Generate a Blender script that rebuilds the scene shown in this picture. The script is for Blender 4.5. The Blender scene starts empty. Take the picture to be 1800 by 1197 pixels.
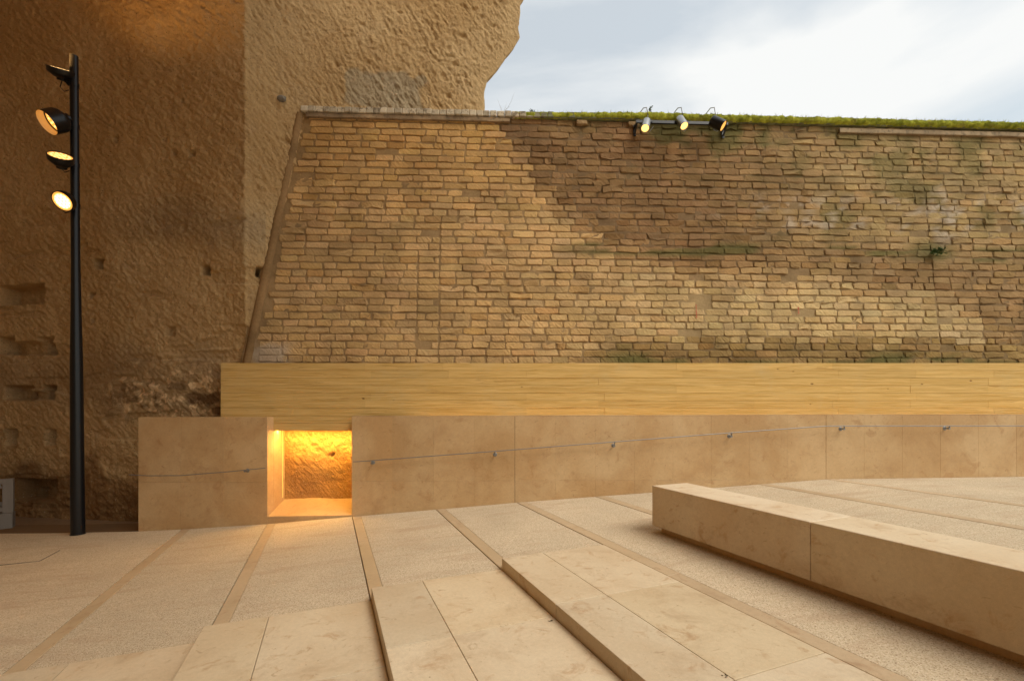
import bpy, bmesh, math, random
import numpy as np
from mathutils import Vector, Matrix

random.seed(7)
rng = np.random.default_rng(7)
S = bpy.context.scene
COL = S.collection

# ------------------------------------------------------------------ camera
H = 1.587                      # eye height above the ramp under the camera
F, CX, HY = 790.0, 900.0, 722.0
cam_d = bpy.data.cameras.new('camera')
cam_d.sensor_width = 36.0
cam_d.lens = F / 1800.0 * 36.0
cam_d.shift_y = (HY - 598.5) / 1800.0
cam_d.clip_start = 0.05
cam_d.clip_end = 2000.0
cam = bpy.data.objects.new('camera', cam_d)
cam.location = (0, 0, H)
cam.rotation_euler = (math.pi / 2, 0, 0)
COL.objects.link(cam)
S.camera = cam

# ------------------------------------------------------------------ sky, sun, exposure
SUN_EL, SUN_AZ = math.radians(54), math.radians(130)     # azimuth from +Y towards +X
world = bpy.data.worlds.new('World')
S.world = world
world.use_nodes = True
wt = world.node_tree
wt.nodes.clear()
wo = wt.nodes.new('ShaderNodeOutputWorld')
wb = wt.nodes.new('ShaderNodeBackground')
wb.inputs['Strength'].default_value = 0.11
sky = wt.nodes.new('ShaderNodeTexSky')
sky.sky_type = 'NISHITA'
sky.sun_disc = False
sky.sun_elevation = SUN_EL
sky.sun_rotation = SUN_AZ
sky.dust_density = 3.0
sky.air_density = 1.2
tc = wt.nodes.new('ShaderNodeTexCoord')
mp = wt.nodes.new('ShaderNodeMapping')
mp.inputs['Scale'].default_value = (1.0, 1.0, 2.6)
mp.inputs['Rotation'].default_value = (0.0, 0.5, 0.4)
n1 = wt.nodes.new('ShaderNodeTexNoise')
mp.inputs['Location'].default_value = (8.3, 4.98, 2.49)
n1.inputs['Scale'].default_value = 1.7
n1.inputs['Detail'].default_value = 9
n1.inputs['Roughness'].default_value = 0.5
n1.inputs['Distortion'].default_value = 0.35
cr = wt.nodes.new('ShaderNodeValToRGB')
cr.color_ramp.elements[0].position = 0.40
cr.color_ramp.elements[0].color = (0.54, 0.54, 0.54, 1)
cr.color_ramp.elements[1].position = 0.60
cr.color_ramp.elements[1].color = (1, 1, 1, 1)
mx = wt.nodes.new('ShaderNodeMix')
mx.data_type = 'RGBA'
mx.inputs[7].default_value = (5.1, 5.16, 5.11, 1)        # thin bright cloud
wt.links.new(tc.outputs['Generated'], mp.inputs['Vector'])
wt.links.new(mp.outputs['Vector'], n1.inputs['Vector'])
wt.links.new(n1.outputs['Fac'], cr.inputs['Fac'])
wt.links.new(cr.outputs['Color'], mx.inputs[0])
tint = wt.nodes.new('ShaderNodeMix'); tint.data_type = 'RGBA'; tint.blend_type = 'MULTIPLY'
tint.inputs[0].default_value = 1.0
tint.inputs[7].default_value = (0.84, 0.93, 0.82, 1)
wt.links.new(sky.outputs['Color'], tint.inputs[6])
wt.links.new(tint.outputs[2], mx.inputs[6])
wt.links.new(mx.outputs[2], wb.inputs['Color'])
wt.links.new(wb.outputs[0], wo.inputs['Surface'])

sun_d = bpy.data.lights.new('sun', 'SUN')
sun_d.energy = 1.5
sun_d.angle = math.radians(32)
sun_d.color = (1.0, 0.93, 0.82)
sun = bpy.data.objects.new('sun', sun_d)
sdir = Vector((math.sin(SUN_AZ) * math.cos(SUN_EL), math.cos(SUN_AZ) * math.cos(SUN_EL), math.sin(SUN_EL)))
sun.rotation_euler = (-sdir).to_track_quat('-Z', 'Y').to_euler()
sun.location = (20, 0, 25)
COL.objects.link(sun)

S.view_settings.view_transform = 'Standard'
S.view_settings.look = 'None'
S.view_settings.exposure = 0.76
S.view_settings.gamma = 1.0
S.view_settings.use_curve_mapping = False
S.render.engine = 'CYCLES'
S.cycles.max_bounces = 8
S.cycles.diffuse_bounces = 5
S.cycles.sample_clamp_indirect = 6.0

# ------------------------------------------------------------------ measuring helpers
def at(px, py, Y):
    return np.array(((px - CX) / F * Y, Y, H - (py - HY) / F * Y))

D_ = np.array((-322.0, 790.0)); D_ /= np.linalg.norm(D_)      # along benches and steps
E_ = np.array((D_[1], -D_[0]))                                  # across them, uphill

def qr(q, r):
    return q * E_ + r * D_

PY = 6.8                                                        # plane of the low stone wall
_gt = [(-600, 942), (100, 936.5), (243, 933.5), (320, 930), (470, 920.5), (620, 907.5), (768, 895), (908, 883),
       (1046, 872.5), (1190, 862), (1333, 851), (1452, 842), (1800, 837.5), (3200, 832)]
GQ = [((x - CX) / F * PY) * E_[0] + PY * E_[1] for x, y in _gt]
GZ = [H - (y - HY) / F * PY for x, y in _gt]

def gz(q):
    return float(np.interp(q, GQ, GZ))

def gxy(x, y):
    return gz(x * E_[0] + y * E_[1])

def q_at(px, Y=PY):
    return ((px - CX) / F * Y) * E_[0] + Y * E_[1]

def on_level(px, py, z):
    """(q, r) of the pixel's ray where it meets the level z."""
    Y = (H - z) * F / (py - HY)
    p = np.array(((px - CX) / F * Y, Y))
    return float(p @ E_), float(p @ D_)

# ------------------------------------------------------------------ noise for relief
def _hash(ix, iy, seed):
    with np.errstate(over='ignore'):
        h = (ix.astype(np.uint32) * np.uint32(374761393) + iy.astype(np.uint32) * np.uint32(668265263)
             + np.uint32(seed * 974711 + 13))
        h = (h ^ (h >> np.uint32(13))) * np.uint32(1274126177)
        h = h ^ (h >> np.uint32(16))
    return h.astype(np.float64) / 4294967295.0

def vn(x, y, seed=0):
    x = np.asarray(x, float) + 1000.0; y = np.asarray(y, float) + 1000.0
    ix = np.floor(x).astype(np.int64); iy = np.floor(y).astype(np.int64)
    fx = x - ix; fy = y - iy
    fx = fx * fx * fx * (fx * (fx * 6 - 15) + 10); fy = fy * fy * fy * (fy * (fy * 6 - 15) + 10)
    a = _hash(ix, iy, seed); b = _hash(ix + 1, iy, seed); c = _hash(ix, iy + 1, seed); d = _hash(ix + 1, iy + 1, seed)
    return (a * (1 - fx) + b * fx) * (1 - fy) + (c * (1 - fx) + d * fx) * fy - 0.5

def fbm(x, y, o=4, seed=0, g=0.5):
    t = 0; a = 1.0; f = 1.0
    for k in range(o):
        t = t + a * vn(x * f + 17.3 * k, y * f - 9.1 * k, seed + k); a *= g; f *= 2.03
    return t

def sst(a, b, x):
    t = np.clip((x - a) / (b - a), 0, 1)
    return t * t * (3 - 2 * t)

# ------------------------------------------------------------------ object helpers
def link(name, me, mat, parent=None):
    o = bpy.data.objects.new(name, me)
    COL.objects.link(o)
    if mat is not None and len(me.materials) == 0:
        me.materials.append(mat)
    if parent is not None:
        o.parent = parent
    return o

ROOTLOC = {}
def origin(parent):
    while parent is not None:
        if parent.name in ROOTLOC:
            return np.array(ROOTLOC[parent.name])
        parent = parent.parent
    return np.zeros(3)

def mesh(name, verts, faces, smooth=False, tone=None):
    me = bpy.data.meshes.new(name)
    verts = np.asarray(verts, np.float64)
    me.from_pydata([tuple(v) for v in verts], [], [tuple(f) for f in faces])
    if smooth:
        me.polygons.foreach_set('use_smooth', [True] * len(me.polygons))
    if tone is not None:
        set_tone(me, tone)
    me.update()
    return me

def set_tone(me, tone):
    a = me.color_attributes.new('tone', 'FLOAT_COLOR', 'POINT')
    t = np.ones((len(me.vertices), 4), np.float32)
    t[:, :3] = tone
    a.data.foreach_set('color', t.ravel())

def fast_grid(name, P, smooth=True, tone=None, flip=False):
    """P: (rows, cols, 3) -> grid mesh built with foreach_set."""
    R, C, _ = P.shape
    me = bpy.data.meshes.new(name)
    me.vertices.add(R * C)
    me.vertices.foreach_set('co', P.reshape(-1).astype(np.float32))
    i = np.arange(R * C).reshape(R, C)
    a, b, c, d = i[:-1, :-1], i[:-1, 1:], i[1:, 1:], i[1:, :-1]
    quads = np.stack((a, b, c, d) if not flip else (a, d, c, b), -1).reshape(-1, 4)
    n = len(quads)
    me.loops.add(n * 4)
    me.loops.foreach_set('vertex_index', quads.reshape(-1).astype(np.int32))
    me.polygons.add(n)
    me.polygons.foreach_set('loop_start', (np.arange(n) * 4).astype(np.int32))
    me.polygons.foreach_set('use_smooth', np.full(n, smooth))
    me.update(calc_edges=True)
    if tone is not None:
        set_tone(me, tone.reshape(-1, 3))
    me.validate()
    return me

def part(name, verts, faces, mat, parent=None, smooth=False, tone=None):
    v = np.asarray(verts, float) - origin(parent)
    return link(name, mesh(name, v, faces, smooth, tone), mat, parent)

def thing(name, loc, label, cat, group=None):
    o = bpy.data.objects.new(name, None)
    o.empty_display_size = 0.1
    COL.objects.link(o)
    o.location = loc
    ROOTLOC[o.name] = tuple(loc)
    o['label'] = label; o['category'] = cat
    if group: o['group'] = group
    return o

def tag(o, label, cat, group=None):
    o['label'] = label; o['category'] = cat
    if group: o['group'] = group
    return o

def structure(o):
    o['kind'] = 'structure'
    return o

def bm_part(name, bm, mat, parent=None, smooth=False):
    off = origin(parent)
    for v in bm.verts:
        v.co -= Vector(off)
    me = bpy.data.meshes.new(name)
    bm.normal_update()
    bm.to_mesh(me); bm.free()
    if smooth:
        me.polygons.foreach_set('use_smooth', [True] * len(me.polygons))
        try:
            me.set_sharp_from_angle(angle=math.radians(38))
        except Exception:
            pass
    return link(name, me, mat, parent)

def prism(bm, pts, z0, z1, bevel=0.0, seg=2):
    """polygon pts [(x,y[,ztop])] extruded between heights; tops may differ per corner."""
    n = len(pts)
    lo = [bm.verts.new((p[0], p[1], (z0 if not callable(z0) else z0(p)))) for p in pts]
    hi = [bm.verts.new((p[0], p[1], (z1 if not callable(z1) else z1(p)))) for p in pts]
    fs = [bm.faces.new(lo[::-1]), bm.faces.new(hi)]
    for i in range(n):
        fs.append(bm.faces.new((lo[i], lo[(i + 1) % n], hi[(i + 1) % n], hi[i])))
    bmesh.ops.recalc_face_normals(bm, faces=fs)
    if bevel:
        es = list({e for f in fs for e in f.edges})
        bmesh.ops.bevel(bm, geom=es, offset=bevel, segments=seg, affect='EDGES', profile=0.5)

def box(bm, a, b, bevel=0.0, seg=2):
    prism(bm, [(a[0], a[1]), (b[0], a[1]), (b[0], b[1]), (a[0], b[1])], a[2], b[2], bevel, seg)

def tube(bm, pts, rad, n=12, cap=True):
    pts = [Vector(p) for p in pts]
    rads = rad if hasattr(rad, '__len__') else [rad] * len(pts)
    rings = []
    up = Vector((0, 0, 1))
    for i, p in enumerate(pts):
        t = (pts[min(i + 1, len(pts) - 1)] - pts[max(i - 1, 0)]).normalized()
        a = t.cross(up)
        if a.length < 1e-3: a = t.cross(Vector((0, 1, 0)))
        a.normalize(); b = a.cross(t).normalized()
        rings.append([bm.verts.new(p + rads[i] * (math.cos(2 * math.pi * k / n) * a + math.sin(2 * math.pi * k / n) * b)) for k in range(n)])
    for r0, r1 in zip(rings, rings[1:]):
        for k in range(n):
            bm.faces.new((r0[k], r0[(k + 1) % n], r1[(k + 1) % n], r1[k]))
    if cap:
        bm.faces.new(rings[0][::-1]); bm.faces.new(rings[-1])

def lathe(bm, prof, base, axis, n=28, closed=False):
    """profile [(radius, along)] turned about axis from base."""
    axis = Vector(axis).normalized(); base = Vector(base)
    a = axis.cross(Vector((0, 0, 1)))
    if a.length < 1e-3: a = axis.cross(Vector((0, 1, 0)))
    a.normalize(); b = axis.cross(a)
    rings = []
    for r, h in prof:
        if r < 1e-5:
            rings.append([bm.verts.new(base + axis * h)])
        else:
            rings.append([bm.verts.new(base + axis * h + r * (math.cos(2 * math.pi * k / n) * a + math.sin(2 * math.pi * k / n) * b)) for k in range(n)])
    for r0, r1 in zip(rings, rings[1:]):
        for k in range(n):
            k2 = (k + 1) % n
            if len(r0) == 1 and len(r1) == 1: continue
            if len(r0) == 1: bm.faces.new((r0[0], r1[k2], r1[k]))
            elif len(r1) == 1: bm.faces.new((r0[k], r0[k2], r1[0]))
            else: bm.faces.new((r0[k], r0[k2], r1[k2], r1[k]))
    bmesh.ops.recalc_face_normals(bm, faces=bm.faces[:])

# ------------------------------------------------------------------ materials
class Nodes:
    def __init__(self, name, rough=0.8, spec=0.3):
        self.m = bpy.data.materials.new(name)
        self.m.use_nodes = True
        self.t = self.m.node_tree
        self.t.nodes.clear()
        self.out = self.t.nodes.new('ShaderNodeOutputMaterial')
        self.b = self.t.nodes.new('ShaderNodeBsdfPrincipled')
        self.b.inputs['Roughness'].default_value = rough
        self.b.inputs['Specular IOR Level'].default_value = spec
        self.t.links.new(self.b.outputs[0], self.out.inputs[0])
        self.pos = self.t.nodes.new('ShaderNodeNewGeometry').outputs['Position']
    def n(self, typ, **kw):
        nd = self.t.nodes.new(typ)
        for k, v in kw.items():
            setattr(nd, k, v)
        return nd
    def l(self, a, b):
        self.t.links.new(a, b)
    def mapping(self, scale=(1, 1, 1), rot=(0, 0, 0)):
        m1 = self.n('ShaderNodeMapping'); m1.inputs['Rotation'].default_value = rot
        self.l(self.pos, m1.inputs['Vector'])
        m2 = self.n('ShaderNodeMapping'); m2.inputs['Scale'].default_value = scale
        self.l(m1.outputs[0], m2.inputs['Vector'])
        return m2.outputs[0]
    def noise(self, scale, detail=4, rough=0.55, dist=0.0, vec=None):
        nd = self.n('ShaderNodeTexNoise')
        nd.inputs['Scale'].default_value = scale; nd.inputs['Detail'].default_value = detail
        nd.inputs['Roughness'].default_value = rough; nd.inputs['Distortion'].default_value = dist
        self.l(vec or self.pos, nd.inputs['Vector'])
        return nd.outputs['Fac']
    def voronoi(self, scale, vec=None, feature='F1', out='Distance'):
        nd = self.n('ShaderNodeTexVoronoi', feature=feature)
        nd.inputs['Scale'].default_value = scale
        self.l(vec or self.pos, nd.inputs['Vector'])
        return nd.outputs[out]
    def ramp(self, fac, a, b, ca=0.0, cb=1.0):
        nd = self.n('ShaderNodeMapRange', interpolation_type='SMOOTHSTEP')
        self.l(fac, nd.inputs[0])
        for i, v in zip((1, 2, 3, 4), (a, b, ca, cb)): nd.inputs[i].default_value = v
        return nd.outputs[0]
    def mix(self, fac, a, b, blend='MIX'):
        nd = self.n('ShaderNodeMix', data_type='RGBA', blend_type=blend)
        if isinstance(fac, (int, float)): nd.inputs[0].default_value = fac
        else: self.l(fac, nd.inputs[0])
        for sock, v in ((nd.inputs[6], a), (nd.inputs[7], b)):
            if isinstance(v, tuple): sock.default_value = (*v, 1)
            else: self.l(v, sock)
        return nd.outputs[2]
    def math(self, op, a, b=None):
        nd = self.n('ShaderNodeMath', operation=op)
        for i, v in enumerate((a, b)):
            if v is None: continue
            if isinstance(v, (int, float)): nd.inputs[i].default_value = v
            else: self.l(v, nd.inputs[i])
        return nd.outputs[0]
    def scale(self, col, fac):
        nd = self.n('ShaderNodeVectorMath', operation='SCALE')
        self.l(col, nd.inputs[0])
        if isinstance(fac, (int, float)): nd.inputs['Scale'].default_value = fac
        else: self.l(fac, nd.inputs['Scale'])
        return nd.outputs[0]
    def vary(self, col, amount=0.12):
        oi = self.n('ShaderNodeObjectInfo')
        return self.scale(col, self.ramp_lin(oi.outputs['Random'], 1 - amount, 1 + amount))
    def ramp_lin(self, fac, lo, hi):
        nd = self.n('ShaderNodeMapRange'); self.l(fac, nd.inputs[0])
        nd.inputs[3].default_value = lo; nd.inputs[4].default_value = hi
        return nd.outputs[0]
    def attr(self):
        nd = self.n('ShaderNodeAttribute', attribute_name='tone')
        return nd.outputs['Color']
    def color(self, c):
        if isinstance(c, tuple): self.b.inputs['Base Color'].default_value = (*c, 1)
        else: self.l(c, self.b.inputs['Base Color'])
    def bump(self, h, strength=0.5, dist=0.01):
        nd = self.n('ShaderNodeBump')
        nd.inputs['Strength'].default_value = strength; nd.inputs['Distance'].default_value = dist
        self.l(h, nd.inputs['Height'])
        self.l(nd.outputs[0], self.b.inputs['Normal'])

def limestone(name, c1, c2, rose, vary=0.07, rough=0.55, mott=1.0):
    k = Nodes(name, rough, 0.35)
    big = k.noise(1.1, 5, 0.6, 0.4)
    col = k.mix(k.ramp(big, 0.33, 0.68), c1, c2)
    blot = k.ramp(k.noise(5.5, 6, 0.65, 0.9), 0.55, 0.72)
    col = k.mix(k.math('MULTIPLY', blot, 0.75 * mott), col, rose)
    vein = k.ramp(k.noise(9, 5, 0.7, 1.6, k.mapping((1.0, 1.0, 2.2), (0.3, 0.2, 0.5))), 0.60, 0.70)
    col = k.mix(k.math('MULTIPLY', vein, 0.5), col, tuple(x * 0.72 for x in rose))
    soil = k.ramp(k.noise(2.3, 7, 0.7, 0.5), 0.5, 0.74, 0, 0.45 * mott)
    col = k.mix(soil, col, tuple(x * 0.8 for x in rose))
    spk = k.ramp(k.voronoi(11), 0.10, 0.02)
    spm = k.ramp(k.noise(2.5, 2), 0.52, 0.66)
    col = k.mix(k.math('MULTIPLY', k.math('MULTIPLY', spk, spm), 0.6), col, tuple(x * 0.4 for x in rose))
    grain = k.noise(210, 2, 0.6)
    col = k.scale(col, k.ramp_lin(grain, 0.86, 1.14))
    fine = k.noise(38, 4, 0.7)
    col = k.scale(col, k.ramp_lin(fine, 0.84, 1.16))
    oi = k.n('ShaderNodeObjectInfo')
    wn = k.n('ShaderNodeTexWhiteNoise', noise_dimensions='1D'); k.l(oi.outputs['Random'], wn.inputs['W'])
    col = k.mix(k.math('MULTIPLY', wn.outputs['Value'], min(0.9, vary * 7)), col, k.mix(1.0, col, (0.97, 0.90, 0.74), 'MULTIPLY'))
    k.color(k.vary(col, vary))
    k.bump(k.math('ADD', k.math('MULTIPLY', grain, 0.5), k.math('MULTIPLY', spk, -1.0)), 0.25, 0.003)
    k.l(k.ramp_lin(fine, rough - 0.12, rough + 0.2), k.b.inputs['Roughness'])
    return k.m

M = {}
M['slab'] = limestone('warm limestone slab', (0.54, 0.425, 0.285), (0.61, 0.51, 0.365), (0.42, 0.275, 0.155), 0.07)
M['wallstone'] = limestone('beige stone cladding', (0.49, 0.305, 0.14), (0.585, 0.405, 0.215), (0.37, 0.19, 0.07), 0.035, 0.55, 0.6)
M['bench'] = limestone('pale bench limestone', (0.58, 0.455, 0.305), (0.65, 0.55, 0.405), (0.46, 0.28, 0.135), 0.05)
M['strip'] = limestone('rosy paving strip', (0.46, 0.345, 0.215), (0.52, 0.395, 0.255), (0.40, 0.26, 0.15), 0.04)

k = Nodes('washed gravel concrete', 0.9, 0.2)
v = k.voronoi(170, out='Color')
sep = k.n('ShaderNodeSeparateColor'); k.l(v, sep.inputs[0])
col = k.mix(k.ramp_lin(sep.outputs[0], 0, 1), (0.47, 0.37, 0.24), (0.66, 0.56, 0.41))
col = k.mix(k.ramp(sep.outputs[1], 0.88, 0.95), col, (0.33, 0.235, 0.15))
cl = k.noise(0.9, 6, 0.6, 0.6)
col = k.scale(col, k.ramp_lin(cl, 0.78, 1.22))
streak = k.noise(2.2, 5, 0.65, 0.4, k.mapping((0.5, 2.4, 1.0), (0, 0, -0.12)))
col = k.mix(k.ramp(streak, 0.48, 0.72, 0, 0.6), col, (0.45, 0.32, 0.21))
mid = k.noise(45, 3, 0.7)
col = k.scale(col, k.ramp_lin(mid, 0.82, 1.18))
k.color(k.vary(col, 0.03))
k.bump(k.voronoi(170), 0.55, 0.006)
M['gravel'] = k.m

k = Nodes('tuff rock', 0.95, 0.12)
n = k.noise(0.55, 6, 0.6, 0.5)
col = k.mix(k.ramp(n, 0.36, 0.66), (0.51, 0.33, 0.15), (0.60, 0.415, 0.21))
gr = k.ramp(k.noise(1.9, 6, 0.7, 0.8), 0.52, 0.72)
col = k.mix(k.math('MULTIPLY', gr, 0.35), col, (0.43, 0.305, 0.18))
tone = k.attr()
col = k.mix(1.0, col, tone, 'MULTIPLY')
f1 = k.noise(26, 5, 0.75)
col = k.scale(col, k.ramp_lin(f1, 0.66, 1.34))
col = k.scale(col, k.ramp_lin(k.noise(75, 3, 0.8), 0.72, 1.28))
vs_ = k.voronoi(34, out='Color'); sp_ = k.n('ShaderNodeSeparateColor'); k.l(vs_, sp_.inputs[0])
lump = k.ramp(k.voronoi(34), 0.34, 0.22)
col = k.mix(k.math('MULTIPLY', lump, k.ramp(sp_.outputs[0], 0.86, 0.92, 0, 0.6)), col, (0.66, 0.52, 0.34))
col = k.mix(k.math('MULTIPLY', lump, k.ramp(sp_.outputs[1], 0.88, 0.93, 0, 0.65)), col, (0.13, 0.075, 0.035))
pore = k.ramp(k.voronoi(16), 0.13, 0.04)
pm = k.ramp(k.noise(3.1, 3), 0.5, 0.62)
pp = k.math('MULTIPLY', pore, pm)
col = k.mix(k.math('MULTIPLY', pp, 0.6), col, (0.10, 0.055, 0.025))
k.color(col)
pick = k.noise(1.0, 3, 0.6, 0.6, k.mapping((5, 5, 34), (0, -0.85, 0)))
k.bump(k.math('SUBTRACT', k.math('ADD', k.math('ADD', k.noise(60, 5, 0.75), k.math('MULTIPLY', pick, 1.5)), k.math('MULTIPLY', f1, 1.6)), pp), 0.9, 0.022)
M['rock'] = k.m

k = Nodes('tuff brick', 0.95, 0.12)
f1 = k.noise(34, 5, 0.75)
col = k.scale(k.attr(), k.ramp_lin(f1, 0.66, 1.34))
pore = k.ramp(k.voronoi(30), 0.16, 0.05)
pm = k.ramp(k.noise(6, 3), 0.5, 0.6)
pp = k.math('MULTIPLY', pore, pm)
col = k.mix(k.math('MULTIPLY', pp, 0.65), col, (0.10, 0.055, 0.03))
tool = k.noise(1.0, 2, 0.5, 0.0, k.mapping((60, 10, 9), (0, 0.75, 0)))
col = k.scale(col, k.ramp_lin(k.noise(95, 3, 0.8), 0.76, 1.24))
k.color(k.scale(col, k.ramp_lin(tool, 0.84, 1.16)))
k.bump(k.math('SUBTRACT', k.math('ADD', k.math('MULTIPLY', k.noise(80, 4, 0.7), 0.8), k.math('MULTIPLY', tool, 1.6)), pp), 0.9, 0.016)
M['brick'] = k.m

k = Nodes('lime mortar', 0.95, 0.1)
col = k.scale(k.attr(), k.ramp_lin(k.noise(22, 5, 0.75), 0.6, 1.4))
k.color(col)
k.bump(k.noise(50, 5, 0.75), 0.8, 0.02)
M['mortar'] = k.m

k = Nodes('weathered coping stone', 0.9, 0.15)
col = k.scale(k.attr(), k.ramp_lin(k.noise(18, 5, 0.75), 0.6, 1.35))
col = k.mix(k.ramp(k.noise(12, 5, 0.75, 0.5), 0.5, 0.64, 0, 0.8), col, (0.15, 0.115, 0.075))
k.color(col)
k.bump(k.noise(45, 5, 0.7), 0.6, 0.01)
M['coping'] = k.m

k = Nodes('board formed concrete', 0.8, 0.2)
grainv = k.mapping((1.3, 8, 34), (0, 0, 0))
g1 = k.noise(1.0, 6, 0.65, 0.8, grainv)
g2 = k.noise(1.0, 5, 0.7, 0.5, k.mapping((3.0, 8, 120)))
col = k.mix(k.ramp(g1, 0.32, 0.66), (0.56, 0.35, 0.105), (0.70, 0.475, 0.18))
col = k.scale(col, k.ramp_lin(g2, 0.78, 1.22))
ln = k.ramp(k.noise(1.0, 4, 0.6, 0.6, k.mapping((0.8, 4, 46))), 0.60, 0.70)
col = k.mix(k.math('MULTIPLY', ln, 0.5), col, (0.36, 0.205, 0.06))
kn = k.voronoi(1.0, k.mapping((2.8, 3.0, 5.0)))
knots = k.ramp(kn, 0.085, 0.03)
col = k.mix(k.math('MULTIPLY', knots, 0.8), col, (0.17, 0.085, 0.03))
st = k.ramp(k.noise(1.6, 5, 0.7, 0.7, k.mapping((0.7, 1, 9))), 0.58, 0.72)
col = k.mix(k.math('MULTIPLY', st, 0.55), col, (0.36, 0.195, 0.055))
pale = k.ramp(k.noise(1.1, 7, 0.7, 0.5), 0.5, 0.72)
col = k.mix(k.math('MULTIPLY', pale, 0.45), col, (0.60, 0.46, 0.23))
k.color(k.vary(col, 0.07))
pt = k.ramp(k.voronoi(26), 0.11, 0.04)
ptm = k.math('MULTIPLY', pt, k.ramp(k.noise(3, 3), 0.5, 0.62))
k.bump(k.math('SUBTRACT', k.math('ADD', k.math('ADD', g1, g2), k.math('MULTIPLY', knots, -1.5)), k.math('MULTIPLY', ptm, 2.0)), 0.6, 0.008)
M['board'] = k.m

k = Nodes('black painted metal', 0.3, 0.5)
k.b.inputs['Metallic'].default_value = 0.35
k.color(k.scale(k.mix(k.noise(30, 3), (0.012, 0.012, 0.013), (0.02, 0.02, 0.021)), 1.0))
M['black'] = k.m

k = Nodes('brushed aluminium', 0.38, 0.5)
k.b.inputs['Metallic'].default_value = 0.9
k.color(k.mix(k.noise(40, 3), (0.30, 0.30, 0.30), (0.42, 0.42, 0.42)))
M['alu'] = k.m

k = Nodes('stainless cable', 0.5, 0.4)
k.b.inputs['Metallic'].default_value = 0.6
k.color(k.mix(k.noise(60, 2), (0.22, 0.22, 0.21), (0.30, 0.29, 0.28)))
M['steel'] = k.m

def glow(name, col, s):
    k = Nodes(name, 0.4)
    k.color((0.8, 0.6, 0.3))
    k.b.inputs['Emission Color'].default_value = (*col, 1)
    k.b.inputs['Emission Strength'].default_value = s
    return k.m
M['amber'] = glow('amber lamp glass', (1.0, 0.40, 0.055), 0.7)
M['hot'] = glow('bright lamp glass', (1.0, 0.62, 0.22), 3.2)
M['hot_wall'] = glow('wall spot glass', (1.0, 0.50, 0.12), 1.7)
M['white_led'] = glow('warm diode', (1.0, 0.60, 0.22), 1.3)
M['led'] = glow('warm led strip', (1.0, 0.58, 0.12), 140.0)
M['led_side'] = glow('warm led strip on jamb', (1.0, 0.50, 0.08), 1.1)
M['led_soft'] = glow('warm led strip behind wall', (1.0, 0.58, 0.12), 26.0)
k = Nodes('cream reflector', 0.35); k.color(k.mix(k.noise(20, 2), (0.75, 0.6, 0.38), (0.8, 0.66, 0.42))); M['reflector'] = k.m

k = Nodes('moss', 0.95, 0.1)
m1 = k.noise(7, 5, 0.7, 0.4)
col = k.mix(k.ramp(m1, 0.34, 0.66), (0.20, 0.22, 0.024), (0.52, 0.52, 0.062))
col = k.mix(k.ramp(k.noise(2.6, 4, 0.65), 0.56, 0.7, 0, 0.6), col, (0.30, 0.23, 0.06))
k.color(k.scale(col, k.ramp_lin(k.noise(70, 4, 0.75), 0.55, 1.45)))
k.bump(k.noise(90, 4, 0.75), 0.9, 0.02)
M['moss'] = k.m

k = Nodes('weed leaf', 0.7, 0.3); k.color(k.mix(k.noise(14, 3), (0.035, 0.075, 0.018), (0.085, 0.13, 0.035))); M['leaf'] = k.m
k = Nodes('dry stem', 0.9, 0.1); k.color(k.mix(k.noise(20, 3), (0.23, 0.19, 0.12), (0.36, 0.30, 0.2))); M['stem'] = k.m
k = Nodes('dry dark leaf', 0.85, 0.1); k.color(k.mix(k.noise(60, 3), (0.03, 0.022, 0.012), (0.08, 0.05, 0.025))); M['deadleaf'] = k.m
k = Nodes('bare earth', 0.95, 0.1); k.color(k.mix(k.noise(6, 6, 0.7), (0.22, 0.14, 0.075), (0.31, 0.21, 0.125))); k.bump(k.noise(40, 5, 0.75), 0.8, 0.03); M['earth'] = k.m
k = Nodes('bedding sand', 0.95, 0.1); k.color(k.mix(k.noise(30, 4), (0.15, 0.09, 0.045), (0.2, 0.13, 0.07))); M['bed'] = k.m
k = Nodes('pale grey timber', 0.8, 0.2)
k.color(k.mix(k.noise(1.0, 5, 0.6, 0.3, k.mapping((20, 20, 3))), (0.22, 0.19, 0.16), (0.32, 0.285, 0.245))); M['timber'] = k.m
k = Nodes('cable sheath', 0.5, 0.4); k.color(k.mix(k.noise(30, 2), (0.22, 0.22, 0.22), (0.3, 0.3, 0.3))); M['sheath'] = k.m
k = Nodes('red paint', 0.8, 0.2); k.color(k.mix(k.ramp(k.noise(60, 4, 0.7), 0.4, 0.6), (0.55, 0.13, 0.07), (0.42, 0.18, 0.1))); M['red'] = k.m

# ================================================================== GROUND, RAMP
structure(part('ground', [(-400, -400, -1.3), (400, -400, -1.3), (400, 400, -1.3), (-400, 400, -1.3)], [(0, 1, 2, 3)], M['earth']))

floor = bpy.data.objects.new('floor', None); COL.objects.link(floor); structure(floor)
SQ = [q_at(x) for x in (320, 470, 619.5, 767, 909, 1047, 1190, 1333, 1452)]
R_BACK = 3.955
SW = 0.118
R0 = -6.0

def r_wall(q, Y=PY - 0.004):
    return (Y - q * E_[1]) / D_[1]

def bed_z(p):                                                  # the sheet under the paving
    return gxy(p[0], p[1]) - 0.03
qs = sorted([-9.0] + [q for q in GQ if -9 < q < 12] + [12.0])
vs, fs = [], []
for q in qs:
    for r in (R0 - 1, r_wall(q, 7.45)):
        p = qr(q, r); vs.append((p[0], p[1], gz(q) - 0.035))
for i in range(len(qs) - 1):
    fs.append((2 * i, 2 * i + 1, 2 * i + 3, 2 * i + 2))
part('paving_bed', vs, fs, M['bed'], floor)

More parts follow.
